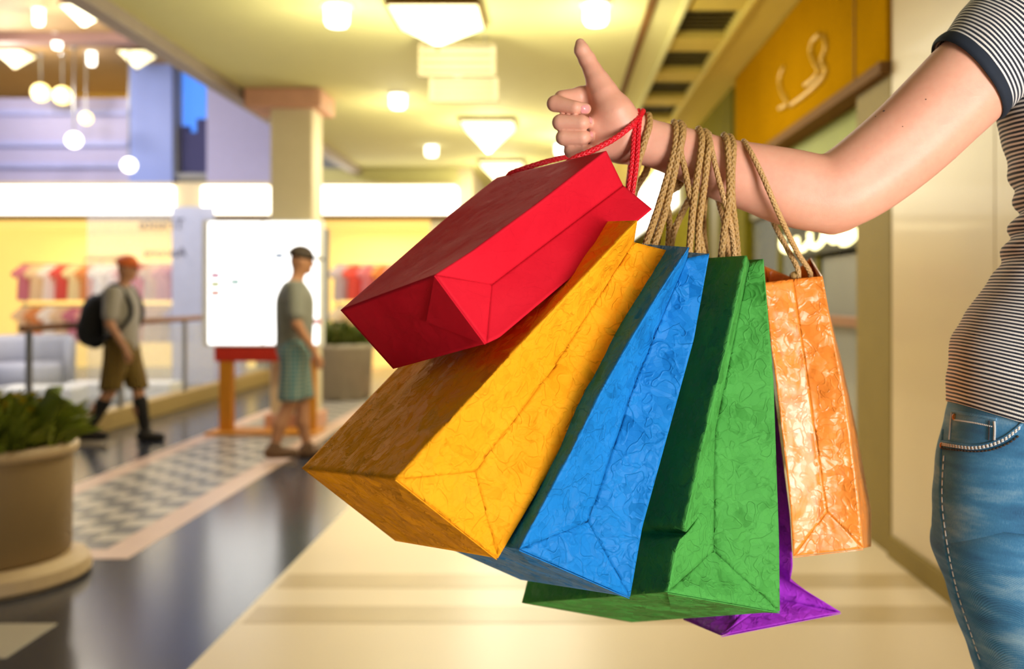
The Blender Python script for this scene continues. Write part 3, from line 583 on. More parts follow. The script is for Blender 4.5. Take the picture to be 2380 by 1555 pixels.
# fist with raised thumb
kp = 9
for a, b_, ra, rb in [((1466, 290, 2), (1352, 228, 8), 36, 24), ((1466, 308, 4), (1346, 266, 10), 36, 25), ((1466, 330, 4), (1348, 303, 10), 36, 25), ((1462, 346, 2), (1357, 338, 8), 34, 23)]: seg(a, b_, ra, rb, 14)
seg((1452, 318, -14), (1392, 292, -18), 46, 34, 20)
seg((1438, 340, -14), (1395, 338, -20), 36, 27, 18)                                                               # heel of the hand
seg((1455, 300, -14), (1428, 262, -28), 42, 42, 18); seg((1428, 262, -28), (1404, 216, -30), 43, 30, 16)            # thenar
seg((1404, 216, -30), (1390, 190, -28), 30, 25.5, 12); seg((1390, 190, -28), (1378, 165, -27), 25.5, 20.5, 12); seg((1378, 165, -27), (1365, 139, -26), 20.5, 19, 8); seg((1365, 139, -26), (1352, 116, -30), 18.5, 16.5, 8); seg((1352, 116, -30), (1348.5, 101, -28), 16.5, 11.5, 8)
seg((1395, 215, -5), (1350, 223, 2), 21, 20, 14); seg((1350, 223, 2), (1306, 229, -30), 20, 19, 6)
fing = [  # mcp, pip, dip, tip, radii
    ((1352, 227, 4), (1290, 241, -46), (1336, 250, -66), (1361, 253, -56), (18, 19, 15.5, 13)),
    ((1346, 266, 8), (1302, 285, -56), (1351, 286, -66), (1366, 285, -44), (18, 18.6, 18.4, 13)),
    ((1348, 303, 8), (1310, 320, -56), (1353, 320, -64), (1369, 318, -42), (17.5, 18.2, 17.6, 12.5)),
    ((1357, 338, 6), (1327, 350, -48), (1354, 350, -54), (1366, 347, -32), (16, 16.6, 15.8, 12))]
for a, b_, c, d, r in fing:
    fg = SDF(*g.a); sv = g; g = fg
    seg(a, b_, r[0], r[1], 1.5); seg(b_, c, r[1], r[2], 1.5); seg(c, d, r[2], r[3], 1.5); g = sv; g.merge(fg, 1.2*PX)
woman = g.build('person', m_skin, None, 1)
tag(woman, 'person in striped t-shirt and jeans giving a thumbs up with bags on the arm', 'person')
SKB = bvh_of(woman)
def nail(px, py, w, h, rot=0, q=.0006, nm='fingernail'):
    p, n = onto(SKB, px, py, q)
    if p is None: return
    t = Vector((math.cos(rot), 0, -math.sin(rot))); t = (t-n*t.dot(n)).normalized(); u = n.cross(t); b = MB(); R = 5; S = 16
    b.v.append(p+n*.0012)
    for i in range(1, R+1):
        for j in range(S):
            a = 2*math.pi*j/S; e = i/R; ca, sa = math.cos(a), math.sin(a); f_ = lambda v: math.copysign(abs(v)**.7, v); b.v.append(p+t*f_(ca)*w*PX*e+u*f_(sa)*h*PX*e+n*(.0012*(1-e*e)-.0008*e*e))
    b.f += [[0, 1+j, 1+(j+1) % S] for j in range(S)]
    for i in range(R-1): b.f += [[1+i*S+j, 1+(i+1)*S+j, 1+(i+1)*S+(j+1) % S, 1+i*S+(j+1) % S] for j in range(S)]
    return b.build(nm, m_nail, woman, True)
nail(1360, 254, 11.5, 9.5); nail(1373, 279, 6.5, 10); nail(1375, 312, 6, 9)
m_mole = M('mole', '#3a2018', .6)
for px, py, r in ((2055, 258, 3.2), (2035, 271, 1.5), (2152, 231, 1.8), (2098, 294, 1.4), (1685, 348, 1.2)):
    p, n = onto(SKB, px, py, 0)
    if p is not None: MB().sphere(p, (r*PX, r*PX*.5, r*PX*.7), 10).build('mole', m_mole, woman, True)
for sg in (-1, 1):
    e = MB().sphere(hd(sg*.03, -.069, .006), .013, 16).build('eye', M('eye_white', '#f0ece6', .2), woman, True); MB().sphere(hd(sg*.03, -.0782, .006), .0058, 12).build('iris', M('iris', '#4a3020', .2), e, True)
    MB().tube(spline([hd(sg*.014, -.091, .027), hd(sg*.03, -.086, .032), hd(sg*.047, -.073, .026)], 4), [.0015]+[.0028]*7+[.001], 6).build('eyebrow', M('brow', '#3d2716', .8), woman, True)
MB().tube(spline([hd(-.022, -.092, -.056), hd(0, -.1, -.058), hd(.022, -.092, -.056)], 5), [.001]+[.0045]*9+[.001], 8).build('lips', M('lips', '#b85a55', .4), woman, True)
gh = SDF(rng((.45, .9, .008)), rng((.98, 1.36, .008)), rng((1.5, 2.0, .008))); gh.ell(hd(0, .012, .012), (.088, .1, .126), .0); gh.cone(H(2650, -420, 150), H(2650, -60, 190), .075, .05, .03)
for sg in (-1, 1): gh.cone(H(2650+sg*150, -450, 20), H(2650+sg*160, -120, 60), .035, .03, .02)
gh.cone(hd(0, -.09, -.07), hd(0, -.1, .02), .066, .068, 0, -1); gh.build('hair', M('hair', '#3b2415', .5, vs=60, var=.3), woman, 1)

# ------------------------------------------------------------------ clothes
def stripe_mat(name):
    m = bpy.data.materials.new(name); m.use_nodes = True; k = NT(m); b = m.node_tree.nodes['Principled BSDF']; uv = k.add('ShaderNodeUVMap'); uv.uv_map = 'UVMap'; sp = k.add('ShaderNodeSeparateXYZ'); k.link(uv.outputs[0], sp.inputs[0])
    nz = k.add('ShaderNodeTexNoise', Scale=14, Detail=2); tc = k.add('ShaderNodeTexCoord'); k.link(tc.outputs['Object'], nz.inputs['Vector'])
    v = k.math('ADD', sp.outputs[1], k.math('MULTIPLY', nz.outputs['Fac'], .6)); s = k.math('SINE', k.math('MULTIPLY', v, 2*math.pi)); ri = k.math('SINE', k.math('MULTIPLY', sp.outputs[0], 2*math.pi))
    w = k.math('SMOOTH_MIN', 1, k.math('MAXIMUM', 0, k.math('MULTIPLY_ADD', k.math('ADD', s, k.math('MULTIPLY', ri, .22)), 3.0, .1)), .1); r = k.add('ShaderNodeMix', _data_type='RGBA'); r.inputs[6].default_value = lin('#141c2e'); r.inputs[7].default_value = lin('#e9e2dc')
    k.link(w, r.inputs[0]); k.link(r.outputs[2], b.inputs['Base Color']); b.inputs['Roughness'].default_value = .85; b.inputs['Sheen Weight'].default_value = .15
    bp = k.add('ShaderNodeBump', Strength=.35, Distance=.001); k.link(k.math('ADD', s, k.math('MULTIPLY', ri, .4)), bp.inputs['Height']); k.link(bp.outputs[0], b.inputs['Normal']); return m
def loft(name, rings, mat, parent, vper, uper, seg_=72, sub=6, wob=None, cap=False, close_top=False):
    """rings: (centre, axis_a vector, axis_b vector); smooth interpolation, uv in stripe periods"""
    R = []
    for q in range(3): R.append(spline([r[q] for r in rings], sub))
    b = MB(); n = len(R[0]); L = 0; uv = []; Ls = [0]
    for i in range(1, n): Ls.append(Ls[-1]+(R[0][i]-R[0][i-1]).length)
    for i in range(n):
        for j in range(seg_):
            a = 2*math.pi*j/seg_; c, s = math.cos(a), math.sin(a); f_ = lambda v: math.copysign(abs(v)**.92, v); p = R[0][i]+R[1][i]*f_(c)+R[2][i]*f_(s)
            if wob: p = p+(R[1][i]*c+R[2][i]*s).normalized()*wob(p, Ls[i], a)
            b.v.append(p)
    for i in range(n-1): b.f += [[i*seg_+j, i*seg_+(j+1) % seg_, (i+1)*seg_+(j+1) % seg_, (i+1)*seg_+j] for j in range(seg_)]
    o = b.build(name, mat, parent, True); me = o.data; ul = me.uv_layers.new(name='UVMap'); per = (R[1][0].length+R[2][0].length)*math.pi
    for p in me.polygons:
        for li, vi in zip(p.loop_indices, p.vertices):
            i, j = divmod(vi, seg_); jj = j+seg_ if (j == 0 and any((w % seg_) == seg_-1 for w in p.vertices)) else j; ul.data[li].uv = (jj/seg_*per/uper, Ls[i]/vper)
    md = o.modifiers.new('thickness', 'SOLIDIFY'); md.thickness = .0025; md.offset = 0; return o
def ring(cx, cy, hx, hz, q=25, tilt=0): c = H(cx, cy, q); return (c, Vector((hx*PX, 0, -tilt*hx*PX)), Vector((0, hz*PX, 0)))
def wob(p, L, a):
    n = noise.noise(Vector((p.x*14, p.y*14, p.z*40)))*.0035
    f = math.exp(-((p.z-1.335)/.05)**2)*.005*math.sin(p.z*2*math.pi/.03+math.sin(a*3)*1.2+p.x*20); return n+f
m_stripe = stripe_mat('striped_jersey')
shirt = loft('t_shirt', [ring(2567, 1047, 355, 238, tilt=.32), ring(2564, 976, 351, 230, tilt=.30), ring(2563, 898, 342, 218, tilt=.27), ring(2572, 795, 322, 196, tilt=.19), ring(2590, 685, 282, 188, tilt=.1), ring(2610, 572, 255, 182, tilt=.04), ring(2622, 470, 246, 180),
    ring(2634, 370, 281, 195), ring(2640, 270, 304, 215), ring(2642, 150, 308, 222), ring(2645, 60, 300, 205), ring(2645, -10, 255, 170), ring(2646, -60, 190, 140), ring(2648, -95, 128, 118)], m_stripe, woman, .0049, .0018, seg_=128, sub=14, wob=wob)
def aring(c, d, hw, ht, q=0): return (H(c[0], c[1], q), Vector((d[0]*hw*PX, 0, -d[1]*hw*PX)), Vector((0, ht*PX, 0)))
def wob2(p, L, a): return noise.noise(p*26)*.003
sl = loft('sleeve', [aring((2254, 181), (.61, .79), 114, 101), aring((2285, 150), (.62, .785), 116, 104), aring((2325, 108), (.66, .75), 121, 108, 4), aring((2375, 62), (.75, .66), 128, 114, 8), aring((2435, 22), (.9, .44), 124, 118, 14), aring((2500, 5), (.99, .14), 100, 110, 20)], m_stripe, shirt, .0046, .0018, seg_=96, sub=12, wob=wob2)
m_navy = M('navy_rib', '#16202f', .85, vs=120, var=.2)
loft('sleeve_cuff', [aring((2247, 188), (.61, .79), 112.5, 99), aring((2251, 184), (.61, .79), 117, 104), aring((2258, 177), (.61, .79), 117.5, 104.5), aring((2265, 170), (.61, .79), 115.5, 102)], m_navy, sl, .01, .01, seg_=96, sub=4)
osl = loft('sleeve', [aring((3022, 330), (.99, .1), 112, 105, 30), aring((2998, 200), (.97, .2), 118, 110, 25), aring((2960, 90), (.9, -.4), 122, 114, 20), aring((2890, 20), (.6, -.75), 118, 114, 20), aring((2820, -5), (.3, -.9), 98, 105, 20)], m_stripe, shirt, .0046, .0018, seg_=72, sub=8)
loft('sleeve_cuff', [aring((3024, 345), (.99, .1), 112, 105, 30), aring((3022, 335), (.99, .1), 116, 109, 30), aring((3019, 315), (.99, .1), 115, 108, 30)], m_navy, osl, .01, .01, sub=4)
def denim():
    m = bpy.data.materials.new('denim'); m.use_nodes = True; k = NT(m); b = m.node_tree.nodes['Principled BSDF']; tc = k.add('ShaderNodeTexCoord')
    mp = k.add('ShaderNodeMapping'); mp.inputs['Scale'].default_value = (14, 14, 60); mp.inputs['Rotation'].default_value = (0, .35, 0); k.link(tc.outputs['Object'], mp.inputs[0]); n1 = k.add('ShaderNodeTexNoise', Scale=1, Detail=3); k.link(mp.outputs[0], n1.inputs['Vector'])
    n2 = k.add('ShaderNodeTexNoise', Scale=9, Detail=2); k.link(tc.outputs['Object'], n2.inputs['Vector']); m3 = k.add('ShaderNodeMapping'); m3.inputs['Scale'].default_value = (1400, 1400, 260); k.link(tc.outputs['Object'], m3.inputs[0]); n3 = k.add('ShaderNodeTexNoise', Scale=1, Detail=1); k.link(m3.outputs[0], n3.inputs['Vector'])
    wv = k.add('ShaderNodeTexWave', Scale=420, Distortion=1.0); wv.wave_type = 'BANDS'; wv.bands_direction = 'DIAGONAL'; k.link(tc.outputs['Object'], wv.inputs['Vector'])
    r = k.add('ShaderNodeValToRGB'); r.color_ramp.elements[0].position = .3; r.color_ramp.elements[0].color = lin('#1d466e'); r.color_ramp.elements[1].position = .78; r.color_ramp.elements[1].color = lin('#9dbccb'); e = r.color_ramp.elements.new(.52); e.color = lin('#3c7ba6')
    v = k.math('ADD', k.math('ADD', k.math('MULTIPLY', n1.outputs['Fac'], .55), k.math('MULTIPLY', n2.outputs['Fac'], .3)), k.math('ADD', k.math('MULTIPLY', n3.outputs['Fac'], .14), k.math('MULTIPLY', wv.outputs['Fac'], .05))); k.link(v, r.inputs[0]); k.link(r.outputs[0], b.inputs['Base Color']); b.inputs['Roughness'].default_value = .8
    bp = k.add('ShaderNodeBump', Strength=.25, Distance=.001); k.link(k.math('ADD', wv.outputs['Fac'], n3.outputs['Fac']), bp.inputs['Height']); k.link(bp.outputs[0], b.inputs['Normal']); return m
m_den = denim()
def wob3(p, L, a): return noise.noise(Vector((p.x*10, p.y*10, p.z*34)))*.0028
jeans = loft('jeans', [ring(2550, 900, 322, 200), ring(2550, 980, 344, 212), ring(2548, 1050, 357, 220), ring(2545, 1140, 364, 226), ring(2545, 1230, 366, 230), ring(2548, 1290, 362, 228), ring(2560, 1345, 335, 210), ring(2575, 1400, 200, 150)], m_den, woman, .01, .01, seg_=128, sub=10, wob=wob3)
def leg(rings, nm): return loft(nm, [ring(*r) for r in rings], m_den, jeans, .01, .01, seg_=72, sub=8, wob=wob3)
leg([(2395, 1200, 195, 200), (2392, 1270, 212, 212), (2408, 1330, 208, 210), (2440, 1450, 200, 202), (2470, 1555, 194, 195), (2505, 1750, 170, 172), (2535, 2100, 124, 130, 15), (2550, 2500, 112, 120, 30), (2562, 3040, 78, 90, 40)], 'trouser_leg')
leg([(2720, 1200, 190, 200), (2722, 1300, 205, 210), (2715, 1450, 192, 200), (2705, 1750, 165, 170), (2690, 2100, 124, 130, 15), (2692, 2500, 112, 120, 30), (2692, 3040, 78, 90, 40)], 'trouser_leg')
m_shoe = M('canvas_shoe', '#e5e0d8', .7)
for sx in (2560, 2692):
    c = H(sx, 3257, 0); gs = SDF(np.arange(c.x-.08, c.x+.08, .006), np.arange(c.y-.16, c.y+.11, .006), np.arange(-.02, .14, .006)); gs.cone((c.x, c.y-.1, .04), (c.x, c.y+.03, .045), .042, .04, .02); gs.cone((c.x, c.y+.02, .05), (c.x, c.y+.02, .1), .042, .045, .02); gs.cut((0, 0, -1), (0, 0, .001)); gs.build('shoe', m_shoe, woman, 1)
JB = None
def jpts(pts, lift):
    out = []
    for px, py in pts:
        p, n = onto(JB, px, py, lift)
        if p is not None: out.append(p)
    return out
class _T: pass
vs_, fs_ = [], []
for o in [jeans]+list(jeans.children):
    k = len(vs_); vs_ += [v.co.copy() for v in o.data.vertices]; fs_ += [tuple(k+i for i in p.vertices) for p in o.data.polygons]
JB = BVHTree.FromPolygons(vs_, fs_)
def poly2(pts, n=14):
    P = [Vector((x, y, 0)) for x, y in pts]; return [(q.x, q.y) for q in spline(P, n)]
m_thread = M('pale_thread', '#d8d2cc', .8); m_dthread = M('brown_thread', '#3a2c22', .8); m_copper = M('copper_rivet', '#b06a30', .3, .9)
def stitch(pts, mt, r=.0009, lift=.0022, dash=True, nm='stitching'):
    q = resample(jpts(poly2(pts), lift), 80); b = MB(); st = 3 if dash else 80
    if dash:
        for i in range(0, 78, 3): b.tube(q[i:i+3], r, 5)
    else: b.tube(q, r, 6)
    if b.v: b.build(nm, mt, jeans, True)
arc = [(2192, 1031), (2215, 1035), (2260, 1040), (2300, 1034), (2335, 1020), (2362, 1000), (2378, 985)]; arc2 = [(2192, 1043), (2225, 1047), (2265, 1050), (2305, 1046), (2345, 1030), (2375, 1008)]
stitch(arc, m_thread, .0011); stitch([(x, y+4) for x, y in arc], m_thread); stitch(arc2, m_dthread, .0011)
stitch([(x, y-3) for x, y in arc], m_den, .0022, .001, False, 'pocket_edge')
stitch([(2216, 961), (2213, 990), (2210, 1025)], m_thread); stitch([(2222, 977), (2270, 984), (2312, 993)], m_thread); stitch([(2313, 980), (2314, 1000), (2313, 1025)], m_thread, .0014); stitch([(2301, 978), (2301, 1000), (2300, 1025)], m_dthread)
stitch([(2216, 958), (2268, 965), (2318, 975)], m_den, .0022, .001, False, 'coin_pocket_edge')
stitch([(2194, 1000), (2190, 1050), (2188, 1100), (2187, 1160), (2192, 1220), (2205, 1300), (2224, 1380), (2250, 1460), (2282, 1550)], m_den, .0024, .0008, False, 'side_seam'); stitch([(2198, 1060), (2195, 1110), (2194, 1160), (2199, 1220), (2212, 1300), (2231, 1380), (2257, 1460), (2288, 1550)], m_thread, .0008)
for px, py in ((2221, 970), (2192, 1036)):
    p, n = onto(JB, px, py, .001)
    if p is not None: MB().sphere(p, (.0032, .002, .0042), 14).build('rivet', m_copper, jeans, True)
p, n = onto(JB, 2290, 1000, .0008)

# ------------------------------------------------------------------ paper bags
def paper(name, col, rough=.5, crump=1.0, sheen=0, fine=.0, spec=.1):
    m = bpy.data.materials.new(name); m.use_nodes = True; k = NT(m); b = m.node_tree.nodes['Principled BSDF']; tc = k.add('ShaderNodeTexCoord'); c = lin(col)
    nz = k.add('ShaderNodeTexNoise', Scale=30, Detail=1); k.link(tc.outputs['Object'], nz.inputs['Vector']); va = k.add('ShaderNodeVectorMath', _operation='MULTIPLY_ADD'); va.inputs[1].default_value = (.02, .02, .02); k.link(nz.outputs['Color'], va.inputs[0]); k.link(tc.outputs['Object'], va.inputs[2])
    hs_ = None; vec = va.outputs[0]
    for sc_, wt in ((34, .42), (72, .40), (140, .26)):      # flat facets tilted at random, meeting in sharp creases
        v = k.add('ShaderNodeTexVoronoi', Scale=sc_); k.link(vec, v.inputs['Vector']); c1 = k.add('ShaderNodeVectorMath', _operation='SUBTRACT'); c1.inputs[1].default_value = (.5, .5, .5); k.link(v.outputs['Color'], c1.inputs[0])
        d1 = k.add('ShaderNodeVectorMath', _operation='SUBTRACT'); k.link(vec, d1.inputs[0]); k.link(v.outputs['Position'], d1.inputs[1]); dt = k.add('ShaderNodeVectorMath', _operation='DOT_PRODUCT'); k.link(c1.outputs[0], dt.inputs[0]); k.link(d1.outputs[0], dt.inputs[1])
        h_ = k.math('MULTIPLY', dt.outputs['Value'], wt); hs_ = h_ if hs_ is None else k.math('ADD', hs_, h_)
    rn = k.add('ShaderNodeTexNoise', Scale=60, Detail=1, Distortion=.8); k.link(tc.outputs['Object'], rn.inputs['Vector']); hs_ = k.math('ADD', hs_, k.math('MULTIPLY', k.math('MINIMUM', k.math('ABSOLUTE', k.math('SUBTRACT', rn.outputs['Fac'], .5)), .05), -.010))
    hs_ = k.math('MULTIPLY', hs_, crump)
    bp = k.add('ShaderNodeBump', Strength=1, Distance=1); k.link(hs_, bp.inputs['Height']); k.link(bp.outputs[0], b.inputs['Normal'])
    n1 = k.add('ShaderNodeTexNoise', Scale=16, Detail=2); k.link(tc.outputs['Object'], n1.inputs['Vector']); r = k.add('ShaderNodeMix', _data_type='RGBA'); r.inputs[6].default_value = tuple(x*.86 for x in c[:3])+(1,); r.inputs[7].default_value = tuple(min(1, x*1.1+.01) for x in c[:3])+(1,); k.link(n1.outputs['Fac'], r.inputs[0]); k.link(r.outputs[2], b.inputs['Base Color'])
    b.inputs['Specular IOR Level'].default_value = spec; b.inputs['Roughness'].default_value = rough; b.inputs['Coat Weight'].default_value = sheen; b.inputs['Coat Roughness'].default_value = .25; return m
def patch(b, e0, e1, n, m_, amp, sd):
    A = resample(e0, n); B = resample(e1, n); k0 = len(b.v); base = sum((p for p in A), Vector())/(n+1); nn = ((A[-1]-A[0]).cross(B[len(B)//2]-A[len(A)//2])).normalized(); off = Vector((sd*7.3, sd*3.1, 0))
    for i in range(n+1):
        for j in range(m_+1):
            p = A[i].lerp(B[i], j/m_); u = min(i, n-i)/n; v = min(j, m_-j)/m_; env = min(1, u*9)*min(1, v*7)
            q = p*22+off; h = noise.noise(q)*.6+(.5-abs(noise.noise(q*2.1)))*.5+(.3-abs(noise.noise(q*4.7)))*.22
            b.v.append(p+nn*h*amp*env)
    for i in range(n):
        for j in range(m_):
            q = k0+i*(m_+1)+j; b.f.append([q, q+1, q+m_+2, q+m_+1])
    return b
def solid(o, t=.0006): md = o.modifiers.new('thickness', 'SOLIDIFY'); md.thickness = t; md.offset = 0; return o
def bag(label, mat, L, R, V, FL, FR, amp=.0022, seed=1, flap=None):
    """polylines bottom to top, each point (x, y, distance): near-left L, near-right R, near fold V, far-left FL, far-right FR"""
    L, R, V, FL, FR = ([W(*q) for q in e] for e in (L, R, V, FL, FR)); C = sum((p for p in (L[0], R[0], FL[0], FR[0])), Vector())/4
    root = empty('shopping_bag', C); tag(root, label, 'shopping bag', 'shopping bags hanging from the arm')
    sh = lambda e: [p-C for p in e]; L, R, V, FL, FR = map(sh, (L, R, V, FL, FR)); n = 64
    b = MB(); patch(b, L, V, n, 16, amp, seed); patch(b, V, R, n, 16, amp, seed+1); patch(b, [L[0], R[0]], [V[0], V[0]+Vector((1e-5, 0, 0))], 24, 16, amp*.7, seed+2); solid(b.build('side_gusset', mat, root, True))
    b = MB(); patch(b, L, FL, n, 44, amp, seed+3); solid(b.build('front_panel', mat, root, True)); b = MB(); patch(b, R, FR, n, 44, amp, seed+4); solid(b.build('back_panel', mat, root, True))
    vin = [((p+q)/2).lerp((R[0]+L[0])/2, .06) for p, q in ((FL[0], FR[0]), (FL[-1], FR[-1]))]; b = MB(); patch(b, FL, vin, n, 12, amp, seed+5); patch(b, vin, FR, n, 12, amp, seed+6); solid(b.build('side_gusset', mat, root, True))
    b = MB(); patch(b, [L[0], R[0]], [FL[0], FR[0]], 24, 40, amp*.8, seed+7); base = solid(b.build('base_panel', mat, root, True))
    nb = (R[0]-L[0]).cross(FL[0]-L[0]).normalized(); nb = nb if nb.z < 0 else -nb
    fl = L[0].lerp(FL[0], .12).lerp(R[0].lerp(FR[0], .12), .5).lerp((FL[0]+FR[0])/2, .22); b = MB(); t_ = [L[0]+nb*.0012, R[0]+nb*.0012, fl+nb*.0022]; b.poly(t_, nb, .0008); b.build('base_flap', mat, base)
    return root, C
m_red = paper('red_paper', '#cf1028', .65, .07, spec=.06); m_yel = paper('yellow_paper', '#f6a313', .65, 1, spec=.05); m_blu = paper('blue_paper', '#0f79c8', .5, 1.1, spec=.12); m_grn = paper('green_paper', '#4a9a44', .6, 1, spec=.06)
m_pur = paper('purple_paper', '#ab34cc', .5, .8); m_org = paper('orange_paper', '#ff8c2c', .34, .8, .35, 0, .5)
red, cR = bag('smooth red paper bag tilted on top of the others, with red cords', m_red, [(1013, 639, .86), (1100, 583, .888), (1250, 474, .94), (1409, 351, 1.0)], [(1130, 798, .876), (1160, 784, .884), (1515, 486, 1.03)], [(1142, 662, .91), (1448, 431, 1.045)], [(792, 721, 1.01), (890, 636, 1.04), (1045, 500, 1.1), (1155, 413, 1.15)], [(914, 857, 1.026), (1240, 590, 1.18)], .0012, 1)
yel, cY = bag('crumpled yellow paper bag lying under the red bag', m_yel, [(922, 1112, .84), (1200, 812, .893), (1481, 513, .95)], [(1157, 1297, .897), (1236, 1163, .907), (1405, 873, .95), (1570, 587, .985)], [(1103, 1097, .895), (1290, 850, .94), (1473, 563, .985)], [(702, 1088, 1.074), (917, 864, 1.115), (1235, 520, 1.184)], [(919, 1257, 1.131), (1370, 570, 1.2)], .0024, 11)
blu, cB = bag('crumpled bright blue paper bag between the yellow and green bags', m_blu, [(1208, 1275, .88), (1323, 1061, .896), (1402, 902, .91), (1470, 783, .92), (1532, 681, .932), (1601, 575, .942)], [(1464, 1387, .94), (1492, 1226, .945), (1612, 789, .968), (1648, 590, .985)], [(1366, 1214, .934), (1480, 880, .965), (1597, 600, .985)], [(954, 1235, 1.153), (1380, 560, 1.2)], [(1210, 1347, 1.21), (1440, 575, 1.25)], .0026, 21)
grn, cG = bag('crumpled green paper bag right of the blue bag', m_grn, [(1552, 1375, .97), (1570, 1280, .978), (1580, 1254, .982), (1596, 1241, 1.0), (1590, 1224, .985), (1614, 1120, .99), (1638, 1008, .998), (1688, 807, 1.02), (1735, 594, 1.037)], [(1812, 1421, 1.04), (1810, 1250, 1.045), (1797, 880, 1.06), (1774, 602, 1.075)], [(1658, 1281, 1.03), (1662, 1000, 1.045), (1742, 612, 1.085)], [(1213, 1401, 1.262), (1420, 615, 1.33)], [(1467, 1446, 1.332), (1480, 620, 1.36)], .0022, 31)
pur, cP = bag('crumpled purple paper bag mostly hidden behind the green bag', m_pur, [(1676, 1477, 1.17), (1709, 1448, 1.195), (1714, 1400, 1.2), (1716, 900, 1.21), (1715, 640, 1.23)], [(1954, 1423, 1.2), (1836, 1350, 1.205), (1842, 1318, 1.2), (1841, 1290, 1.2), (1836, 1200, 1.2), (1795, 880, 1.215), (1760, 640, 1.25)], [(1800, 1390, 1.225), (1782, 1330, 1.235), (1765, 900, 1.245), (1745, 650, 1.26)], [(1588, 1440, 1.26), (1600, 1350, 1.29), (1600, 640, 1.36)], [(1800, 1440, 1.33), (1740, 1300, 1.35), (1650, 640, 1.4)], .002, 41)
org, cO = bag('glossy orange paper bag with open mouth hanging nearest the elbow', m_org, [(1844, 1292, 1.1), (1838, 1180, 1.1), (1812, 950, 1.11), (1790, 780, 1.12), (1776, 657, 1.13)], [(2006, 1274, 1.1), (1996, 1180, 1.1), (1969, 956, 1.11), (1938, 790, 1.12), (1911, 642, 1.13)], [(1922, 1190, 1.104), (1885, 940, 1.117), (1843, 649, 1.138)], [(1856, 1278, 1.3), (1830, 950, 1.31), (1776, 618, 1.33)], [(2024, 1270, 1.3), (2024, 1186, 1.3), (1986, 980, 1.31), (1958, 850, 1.32), (1920, 700, 1.33), (1884, 599, 1.33)], .003, 51)

# ------------------------------------------------------------------ braided cord handles
def braid(name, pts, r, mat, parent, C, strands=4, pitch=7.0):
    P = [H(*q)-C for q in pts]; P = spline(P, 10); L = 0
    for a, b_ in zip(P, P[1:]): L += (b_-a).length
    st = r*.75; n = max(8, int(L/st)); P = resample(P, n); b = MB(); up = None; fr = []
    for i, p in enumerate(P):
        t = (P[min(i+1, n)]-P[max(i-1, 0)]).normalized()
        if up is None: up = t.orthogonal().normalized()
        up = (up-t*up.dot(t)).normalized(); fr.append((p, up.copy(), t.cross(up)))
    w = 2*math.pi/(pitch*r)
    for dr in (-1, 1):
        for s_ in range(strands):
            ph = 2*math.pi*s_/strands+(.0 if dr > 0 else math.pi/strands); q = []
            for i, (p, u, v) in enumerate(fr):
                l = i*L/n; a = dr*w*l+ph; R = r*(.60+.05*dr*math.sin(strands*w*l)); q.append(p+(u*math.cos(a)+v*math.sin(a))*R)
            b.tube(q, r*.40, 5)
    return b.build(name, mat, parent, True)
m_rope = M('jute_cord', '#b08a52', .5, var=.3, vs=300, spec=.4); m_rope2 = M('pale_jute_cord', '#c29a63', .5, var=.3, vs=300); m_cord = M('red_cord', '#d80d22', .45, var=.12, vs=400)
rr = 8.6*PX
braid('handle', [(1180, 413, 40), (1186, 404, 30), (1215, 393, 20), (1262, 378, 25), (1310, 366, 60), (1370, 352, 85), (1430, 310, 85), (1478, 270, 52), (1494, 258, 8), (1486, 272, -38), (1466, 293, -66), (1430, 321, -85), (1380, 348, -105), (1338, 366, -110), (1322, 376, -118), (1316, 386, -108)], 7*PX, m_cord, red, cR)
for o_ in (-5.5, 5.5): braid('handle', [(1464+o_, 470, -80), (1466+o_, 438, -90), (1474+o_, 380, -82), (1479+o_*.95, 310, -60), (1483+o_*.8, 272, -42), (1489+o_*.8, 257, -5), (1485+o_, 272, 48), (1478+o_, 330, 58), (1470+o_, 385, 55), (1464+o_, 440, 10), (1462+o_, 475, -30)], 6.0*PX, m_cord, red, cR)
braid('handle', [(1466, 500, -60), (1471, 440, -64), (1482, 384, -62), (1497, 332, -54), (1509, 290, -42), (1507, 268, -5), (1510, 292, 48), (1505, 388, 62), (1478, 440, 40), (1456, 520, 20)], rr, m_rope, yel, cY)
braid('handle', [(1494, 600, -130), (1502, 566, -130), (1525, 498, -90), (1548, 424, -66), (1567, 352, -58), (1572, 305, -44), (1567, 284, 0), (1574, 310, 52), (1570, 420, 62), (1548, 460, 45), (1520, 600, 30)], rr, m_rope, yel, cY)
braid('handle', [(1513, 600, -120), (1520, 572, -122), (1545, 496, -86), (1562, 425, -68), (1578, 352, -60), (1586, 310, -50), (1580, 286, 0), (1588, 310, 54), (1572, 415, 66), (1555, 445, 60), (1506, 560, 60)], rr, m_rope, yel, cY)
braid('handle', [(1636, 600, -70), (1633, 580, -72), (1620, 520, -70), (1603, 452, -74), (1592, 395, -66), (1582, 352, -60), (1588, 315, -46), (1588, 292, 0), (1592, 320, 54), (1585, 420, 66), (1552, 455, 62), (1556, 520, 30), (1552, 590, 0)], rr*.9, m_rope, blu, cB)
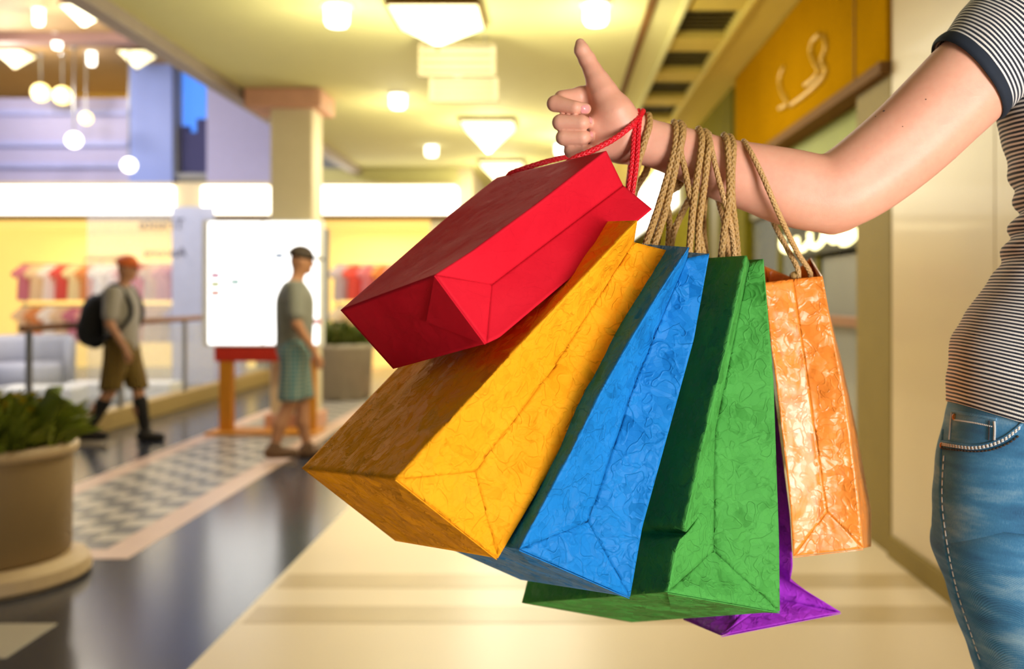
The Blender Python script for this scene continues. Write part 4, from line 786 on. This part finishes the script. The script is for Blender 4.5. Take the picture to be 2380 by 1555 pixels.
braid('handle', [(1600, 605, -90), (1604, 560, -92), (1609, 500, -86), (1617, 435, -76), (1628, 360, -66), (1631, 320, -50), (1624, 300, 0), (1632, 325, 58), (1628, 420, 72), (1600, 466, 62), (1566, 540, 20), (1557, 590, 0)], rr, m_rope, blu, cB)
braid('handle', [(1620, 605, -80), (1622, 575, -82), (1626, 510, -84), (1637, 430, -76), (1644, 370, -68), (1648, 335, -56), (1638, 306, 0), (1648, 330, 58), (1640, 440, 72), (1634, 520, 10), (1640, 600, -20)], rr, m_rope, blu, cB)
braid('handle', [(1708, 612, -40), (1704, 560, -56), (1694, 505, -80), (1683, 464, -90), (1670, 415, -80), (1658, 365, -68), (1651, 330, -50), (1648, 311, 0), (1654, 340, 60), (1668, 460, 78), (1683, 520, 40), (1694, 612, 0)], rr*.78, m_rope2, pur, cP)
braid('handle', [(1675, 615, -60), (1677, 590, -62), (1684, 530, -78), (1695, 462, -92), (1695, 400, -80), (1692, 350, -68), (1690, 328, -50), (1683, 315, 0), (1692, 340, 62), (1690, 470, 80), (1700, 540, 40), (1706, 612, 10)], rr, m_rope, grn, cG)
braid('handle', [(1715, 615, -30), (1714, 590, -34), (1709, 530, -62), (1702, 470, -86), (1701, 405, -80), (1704, 352, -68), (1704, 335, -52), (1696, 318, 0), (1704, 345, 62), (1700, 470, 82), (1696, 540, 40), (1690, 612, 20)], rr, m_rope, grn, cG)
braid('handle', [(1885, 650, 60), (1880, 628, 55), (1851, 582, 20), (1815, 508, -60), (1790, 450, -92), (1770, 404, -86), (1748, 360, -74), (1735, 338, -45), (1729, 329, 0), (1745, 352, 66), (1775, 450, 90), (1797, 515, 82), (1825, 570, 60), (1853, 622, 40), (1856, 645, 45)], rr*.78, m_rope2, org, cO)
kn = MB().sphere(H(1847, 640, 52)-cO, (.006, .006, .005), 12)
for i in range(14):
    a = random.Random(i).uniform(-.9, .9); kn.tube([H(1848, 640, 52)-cO, H(1848+a*10+4, 652, 48)-cO], .0009, 4)
kn.build('handle_knot', m_rope, org)
